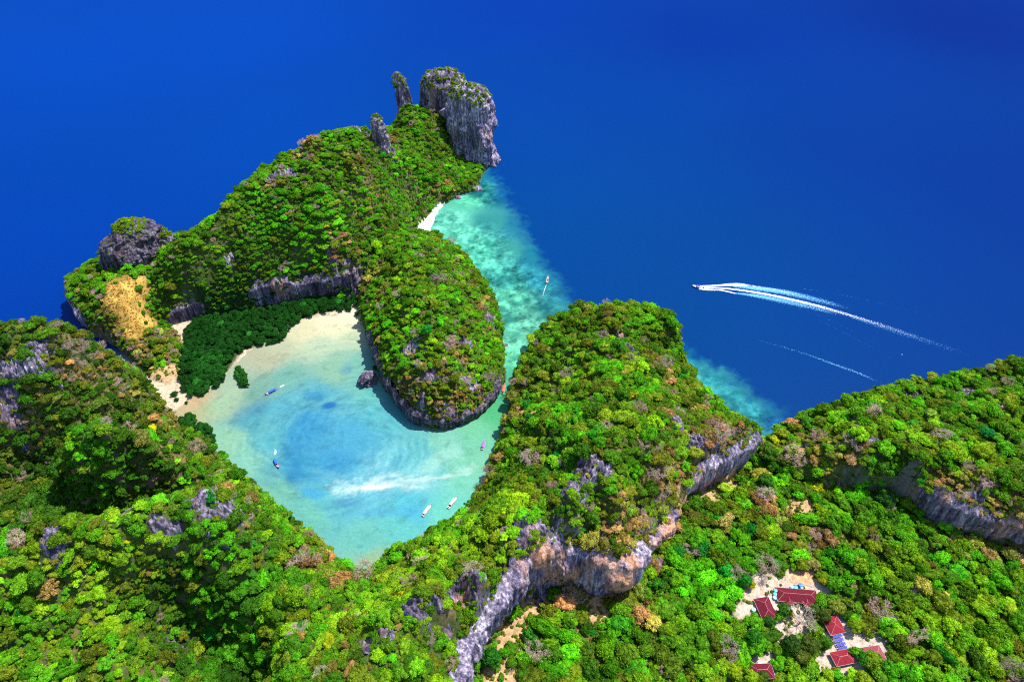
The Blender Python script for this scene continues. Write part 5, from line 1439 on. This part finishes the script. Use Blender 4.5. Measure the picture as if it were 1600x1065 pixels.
def longtail(u, v, u2, v2, label, tarp, L=13.0, hull='hullb', deck='wood', canopy=(-.28, .18), person=False):
    """u,v = middle of the boat, u2,v2 = its bow direction point"""
    x, y, _ = P(u, v, 0); x2, y2, _ = P(u2, v2, 0)
    yaw_ = math.atan2(y2 - y, x2 - x)
    root = empty('longtail_boat', (x, y, 0), yaw_); tag(root, label, 'boat', 'longtail boats in the lagoon and channel')
    B = 2.5
    MB().add(*hull_mesh(L, B, .75, 1.5, .35)).build('hull', M[hull], root, True)
    # gunwale strip
    gw = MB()
    for s in (-1, 1):
        pts = []
        for i in range(25):
            t = i / 24; w = B / 2 * (math.sin(math.pi * (t * .86 + .14)) ** .55) * (1 - float(smooth(.72, 1, t)) * .86)
            z_ = .75 + 1.5 * max(0, (t - .55) / .45) ** 2.4 + .35 * max(0, (.2 - t) / .2) ** 1.6
            pts.append(((t - .5) * L, s * max(w - .02, .03), z_ + .03))
        for a, b in zip(pts, pts[1:]): gw.tube(a, b, .09, n=5)
    gw.build('gunwale', M['hullw'] if hull != 'hulblu' else M['hulblu'], root)
    # inner floor boards and foredeck
    MB().box(-L * .38, L * .2, -.85, .85, .12, .2).build('floor_boards', M['wood'], root)
    MB().add([(L * .2, -1.0, .78), (L * .2, 1.0, .78), (L * .38, .45, 1.05), (L * .38, -.45, 1.05), (L * .2, -1.0, .7), (L * .2, 1.0, .7), (L * .38, .45, .97), (L * .38, -.45, .97)],
             [(0, 3, 2, 1), (4, 5, 6, 7), (0, 1, 5, 4), (1, 2, 6, 5), (2, 3, 7, 6), (3, 0, 4, 7)]).build('foredeck', M[deck], root)
    MB().add([(-L * .46, -.7, .8), (-L * .46, .7, .8), (-L * .33, 1.0, .76), (-L * .33, -1.0, .76), (-L * .46, -.7, .7), (-L * .46, .7, .7), (-L * .33, 1.0, .66), (-L * .33, -1.0, .66)],
             [(0, 3, 2, 1), (4, 5, 6, 7), (0, 1, 5, 4), (1, 2, 6, 5), (2, 3, 7, 6), (3, 0, 4, 7)]).build('stern_deck', M[deck], root)
    # prow post with cloth
    MB().tube((L * .485, 0, 1.6), (L * .53, 0, 3.1), .09, .06, 6).build('prow_post', M['hullb'], root)
    MB().tube((L * .495, 0, 2.0), (L * .512, 0, 2.5), .15, .14, 8).build('scarf', M['scarf'], root)
    for k in range(4):
        xb = -L * .24 + k * L * .11
        MB().box(xb - .16, xb + .16, -1.05, 1.05, .5, .58).build('bench', M['wood'], root)
    if tarp:
        xa, xb = canopy[0] * L, canopy[1] * L
        n_ = 8; V_, F_ = [], []
        for k in range(n_ + 1):
            a = -1 + 2 * k / n_
            for xx_ in (xa, xb):
                V_.append((xx_, a * 1.12, 2.15 - .22 * a * a)); 
            for xx_ in (xa, xb):
                V_.append((xx_, a * 1.10, 2.09 - .22 * a * a))
        for k in range(n_):
            a = k * 4; F_ += [(a, a + 1, a + 5, a + 4), (a + 2, a + 6, a + 7, a + 3), (a, a + 4, a + 6, a + 2), (a + 1, a + 3, a + 7, a + 5)]
        F_ += [(0, 2, 3, 1), (n_ * 4, n_ * 4 + 1, n_ * 4 + 3, n_ * 4 + 2)]
        MB().add(V_, F_).build('canopy', M[tarp], root)
        for xx_ in (xa + .2, (xa + xb) / 2, xb - .2):
            for s in (-1, 1):
                MB().tube((xx_, s * 1.05, .7), (xx_, s * 1.08, 1.92), .035, n=5).build('canopy_post', M['steel'], root)
    # long tail engine
    en = MB().box(-L * .44, -L * .37, -.25, .25, .95, 1.4).build('engine', M['eng'], root)
    MB().tube((-L * .44, 0, 1.1), (-L * .64, .1, -.1), .05, n=6).build('propeller_shaft', M['steel'], en)
    MB().tube((-L * .37, 0, 1.3), (-L * .31, 0, 1.5), .03, n=5).build('tiller', M['steel'], en)
    return root
longtail(423.5, 613, 414, 618, 'blue canopied longtail boat heading left across the upper lagoon', 'tarpb', 11.5, 'hulblu', 'pink', (-.42, .12))
longtail(432.5, 725, 436, 732, 'blue longtail boat with pale bow heading down the left side of the lagoon', 'tarpb', 11, 'hulblu', 'pink', (-.38, .08))
longtail(667.5, 797.5, 676, 786, 'left of two white roofed longtail boats moored at the lagoon foot', 'tarpw', 12.5, 'hullb', 'hullw', (-.34, .22))
longtail(707.5, 785, 717, 773, 'right of two white roofed longtail boats, nearest the wooded shore', 'tarpw', 13, 'hullb', 'hullw', (-.26, .2))
longtail(756, 695, 759, 687, 'longtail boat with purple roof near the mouth of the channel', 'tarpp', 11, 'hullb', 'pink', (-.34, .26))
longtail(787, 608, 789, 600, 'red covered longtail boat in the narrow part of the channel', 'tarpr', 12, 'hullb', 'wood', (-.36, .3))
longtail(855.5, 437.5, 857, 430, 'white open longtail boat heading out of the channel to sea', None, 11, 'hullw', 'hullw')

def speedboat(u, v, u2, v2, label):
    x, y, _ = P(u, v, 0); x2, y2, _ = P(u2, v2, 0)
    root = empty('speedboat', (x, y, .25), math.atan2(y2 - y, x2 - x)); tag(root, label, 'speedboat')
    root.rotation_euler[1] = math.radians(-3)
    L = 11.5
    MB().add(*hull_mesh(L, 3.1, .95, .5, 0)).build('hull', M['hullw'], root, True)
    MB().add([(L * .12, -1.3, 1.0), (L * .12, 1.3, 1.0), (L * .32, 1.0, 1.15), (L * .47, .12, 1.45), (L * .47, -.12, 1.45), (L * .32, -1.0, 1.15),
              (L * .12, -1.3, .9), (L * .12, 1.3, .9), (L * .32, 1.0, 1.05), (L * .47, .12, 1.3), (L * .47, -.12, 1.3), (L * .32, -1.0, 1.05)],
             [(0, 5, 4, 3, 2, 1), (6, 7, 8, 9, 10, 11), (0, 1, 7, 6), (1, 2, 8, 7), (2, 3, 9, 8), (3, 4, 10, 9), (4, 5, 11, 10), (5, 0, 6, 11)]).build('foredeck', M['hullw'], root)
    MB().box(-L * .42, L * .12, -1.15, 1.15, .2, .3).build('cockpit_floor', M['pink'], root)
    MB().box(-L * .16, L * .12, -1.2, 1.2, 2.5, 2.58).build('canopy', M['navyc'], root)
    for sx in (-L * .15, L * .11):
        for s in (-1, 1):
            MB().tube((sx, s * 1.15, .9), (sx, s * 1.1, 2.5), .04, n=5).build('canopy_post', M['steel'], root)
    MB().add([(L * .12, -1.1, 1.05), (L * .12, 1.1, 1.05), (L * .07, 1.0, 1.75), (L * .07, -1.0, 1.75), (L * .115, -1.1, 1.05), (L * .115, 1.1, 1.05), (L * .065, 1.0, 1.75), (L * .065, -1.0, 1.75)],
             [(0, 1, 2, 3), (7, 6, 5, 4), (0, 3, 7, 4), (1, 5, 6, 2), (3, 2, 6, 7), (0, 4, 5, 1)]).build('windscreen', M['glass'], root)
    for xb in (-L * .3, -L * .18, -L * .05):
        MB().box(xb - .3, xb + .3, -1.0, 1.0, .3, .75).build('bench', M['hullw'], root)
    for yb in (-.7, 0, .7):
        e = MB().box(-L * .545, -L * .49, yb - .22, yb + .22, .5, 1.45).build('outboard_engine', M['eng'], root)
        MB().box(-L * .53, -L * .51, yb - .05, yb + .05, -.4, .5).build('engine_leg', M['eng'], e)
speedboat(1090, 449, 1080, 447.5, 'white speedboat with violet canopy racing left across the open sea')
x, y, _ = P(1409, 554, 0)
bu = empty('marker_buoy', (x, y, 0)); tag(bu, 'tiny white marker buoy floating beyond the right hill', 'buoy')
MB().lathe([(.3, -.3), (.55, .0), (.5, .35), (.2, .6), (.06, .7), (.06, 1.2)], 12).build('float', M['hullw'], bu, True)
MB().lathe([(.12, 1.2), (.12, 1.34), (.03, 1.4)], 10).build('top_mark', M['hullw'], bu, True)

# ------------------------------------------------------------------ foam
def make_foam(name, col=(.85, .9, .93), scale=.5, stretch=(1, 1, 1), thr=.5):
    m, nt, N, L, b = new_mat(name)
    at = nnode(nt, 'ShaderNodeAttribute', attribute_name='foam')
    nz = mapped_noise(nt, scale, stretch, 5, .75)
    # alpha = foam density against a broken noise
    sub = nnode(nt, 'ShaderNodeMath', operation='ADD'); L.new(at.outputs['Fac'], sub.inputs[0]); L.new(nz.outputs[0], sub.inputs[1])
    mr = nnode(nt, 'ShaderNodeMapRange'); mr.inputs[1].default_value = .98; mr.inputs[2].default_value = 1.22
    L.new(sub.outputs[0], mr.inputs[0])
    L.new(mr.outputs[0], b.inputs['Alpha'])
    b.inputs['Base Color'].default_value = (*col, 1); b.inputs['Roughness'].default_value = .8
    return m
FOAM = make_foam('white_foam', (.80, .85, .9), .75)
FOAM2 = make_foam('thin_blue_foam', (.10, .36, .62), .7)
def wake_strip(parent, name, path, widths, dens, mat, zlev, step=1.2, profile=2.0, across=9, wob=0.0, label=None):
    pts = [P(u, v, 0) for (u, v) in path]
    arr = np.array([(p[0], p[1], w, d) for p, w, d in zip(pts, widths, dens)])
    # smooth the path with a Catmull-like densify
    seg = np.hypot(np.diff(arr[:, 0]), np.diff(arr[:, 1])); s = np.concatenate([[0], np.cumsum(seg)])
    t = np.arange(0, s[-1], step)
    Q = np.stack([np.interp(t, s, arr[:, k]) for k in range(4)], -1)
    kk = 25
    if len(Q) > kk * 2:
        for c in (0, 1):
            pad = np.concatenate([2 * Q[0, c] - Q[kk // 2:0:-1, c], Q[:, c], 2 * Q[-1, c] - Q[-2:-kk // 2 - 1:-1, c]])
            Q[:, c] = np.convolve(pad, np.ones(kk) / kk, 'valid')[:len(Q)]
    tg = np.gradient(Q[:, :2], axis=0); tg /= np.linalg.norm(tg, axis=1)[:, None]
    nr_ = np.stack([-tg[:, 1], tg[:, 0]], -1)
    c = np.linspace(-1, 1, across)
    w = Q[:, 2][:, None] * (1 + wob * (fbm3(t / 5, t * 0, t * 0, 3) - .5)[:, None]) / 2
    X = Q[:, 0][:, None] + nr_[:, 0][:, None] * w * c; Y = Q[:, 1][:, None] + nr_[:, 1][:, None] * w * c
    D = Q[:, 3][:, None] * (1 - np.abs(c) ** profile)[None]
    V_ = np.stack([X, Y, np.full(X.shape, zlev)], -1).reshape(-1, 3)
    d = D.reshape(-1, 1)
    me = np_mesh(name, V_, quad_grid(len(Q), across), mat, True, {'foam': np.repeat(d, 3, 1)})
    o = link(name, me, parent)
    return o
wk = wake_strip(None, 'boat_wake', [(1094, 449.5), (1120, 449), (1150, 452), (1185, 457), (1230, 466), (1280, 478), (1330, 493), (1380, 508), (1430, 525), (1480, 541), (1530, 556)],
                [3, 3, 3.5, 4.5, 6, 8, 9, 10, 11, 12, 14], [1.0, .92, .84, .76, .66, .58, .53, .48, .42, .34, .24], FOAM, .03, profile=3)
tag(wk, 'long white foam trail curving behind the speedboat', None, None, 'stuff')
wake_strip(wk, 'spray_band', [(1090, 447), (1100, 446), (1122, 447), (1135, 444.5), (1152, 443), (1170, 446), (1200, 450), (1240, 458), (1280, 468)], [3, 3.5, 4, 6, 8, 8, 8, 9, 8], [.95, .9, .75, .85, .85, .55, .5, .5, .2], FOAM, .036, profile=2)
wake_strip(wk, 'spray_band', [(1092, 451), (1106, 452.5), (1125, 453), (1140, 456), (1152, 459)], [3, 4, 3.5, 4, 5], [.95, .9, .7, .7, .55], FOAM, .042, profile=2)
wake_strip(wk, 'thin_foam', [(1145, 447), (1180, 450), (1220, 455), (1260, 464), (1300, 474), (1350, 490)], [8, 14, 18, 20, 18, 12], [.62, .7, .66, .6, .54, .3], FOAM2, .018, profile=2)
wake_strip(wk, 'thin_foam', [(1150, 458), (1180, 461), (1215, 468), (1250, 475), (1290, 485), (1340, 500)], [6, 12, 17, 19, 17, 10], [.62, .68, .64, .6, .54, .3], FOAM2, .022, profile=2)
wake_strip(wk, 'thin_foam', [(1330, 495), (1400, 517), (1480, 543), (1560, 570)], [14, 20, 24, 26], [.5, .5, .44, .3], FOAM2, .026, profile=2)
for path in ([(1180, 465), (1260, 484), (1330, 515), (1400, 555)], [(1250, 450), (1340, 465), (1440, 490), (1600, 528)], [(1280, 500), (1340, 530), (1400, 565)]):
    wake_strip(wk, 'ripple_line', path, [1.5, 2, 2, 2.5][:len(path)], [.47, .45, .43, .38][:len(path)], FOAM2, .012, profile=2)
ow = wake_strip(None, 'old_wake', [(1160, 522), (1200, 536), (1250, 549), (1300, 568), (1350, 585), (1380, 600)], [4, 8, 6, 6, 7, 7], [.3, .45, .48, .56, .55, .4], FOAM2, .016)
tag(ow, 'faint fading foam line between the speedboat and the right hill', None, None, 'stuff')
for path, ws, ds, lab in [([(446, 600.5), (440, 603), (437, 604.5)], [1.2, 2.4, 1.2], [.45, .95, .9], 'short white wake behind the upper blue longtail boat'),
                          ([(430, 700), (430.5, 706), (429.8, 710)], [1.2, 2.4, 1.2], [.5, .95, .9], 'short white wake behind the lower blue longtail boat'),
                          ([(853.5, 445), (852, 450), (850, 454), (848, 463), (845, 475)], [.6, .8, 2, 2.6, 3], [.85, .75, .62, .5, .3], 'thin wake trailing from the white open boat')]:
    o = wake_strip(None, 'boat_wake', path, ws, ds, FOAM, .03, step=.5, across=5, profile=2)
    tag(o, lab, None, None, 'stuff')

print('trees', len(TX), 'individual', int(alone.sum()), 'mangroves', len(mg), 'caps', len(cap))
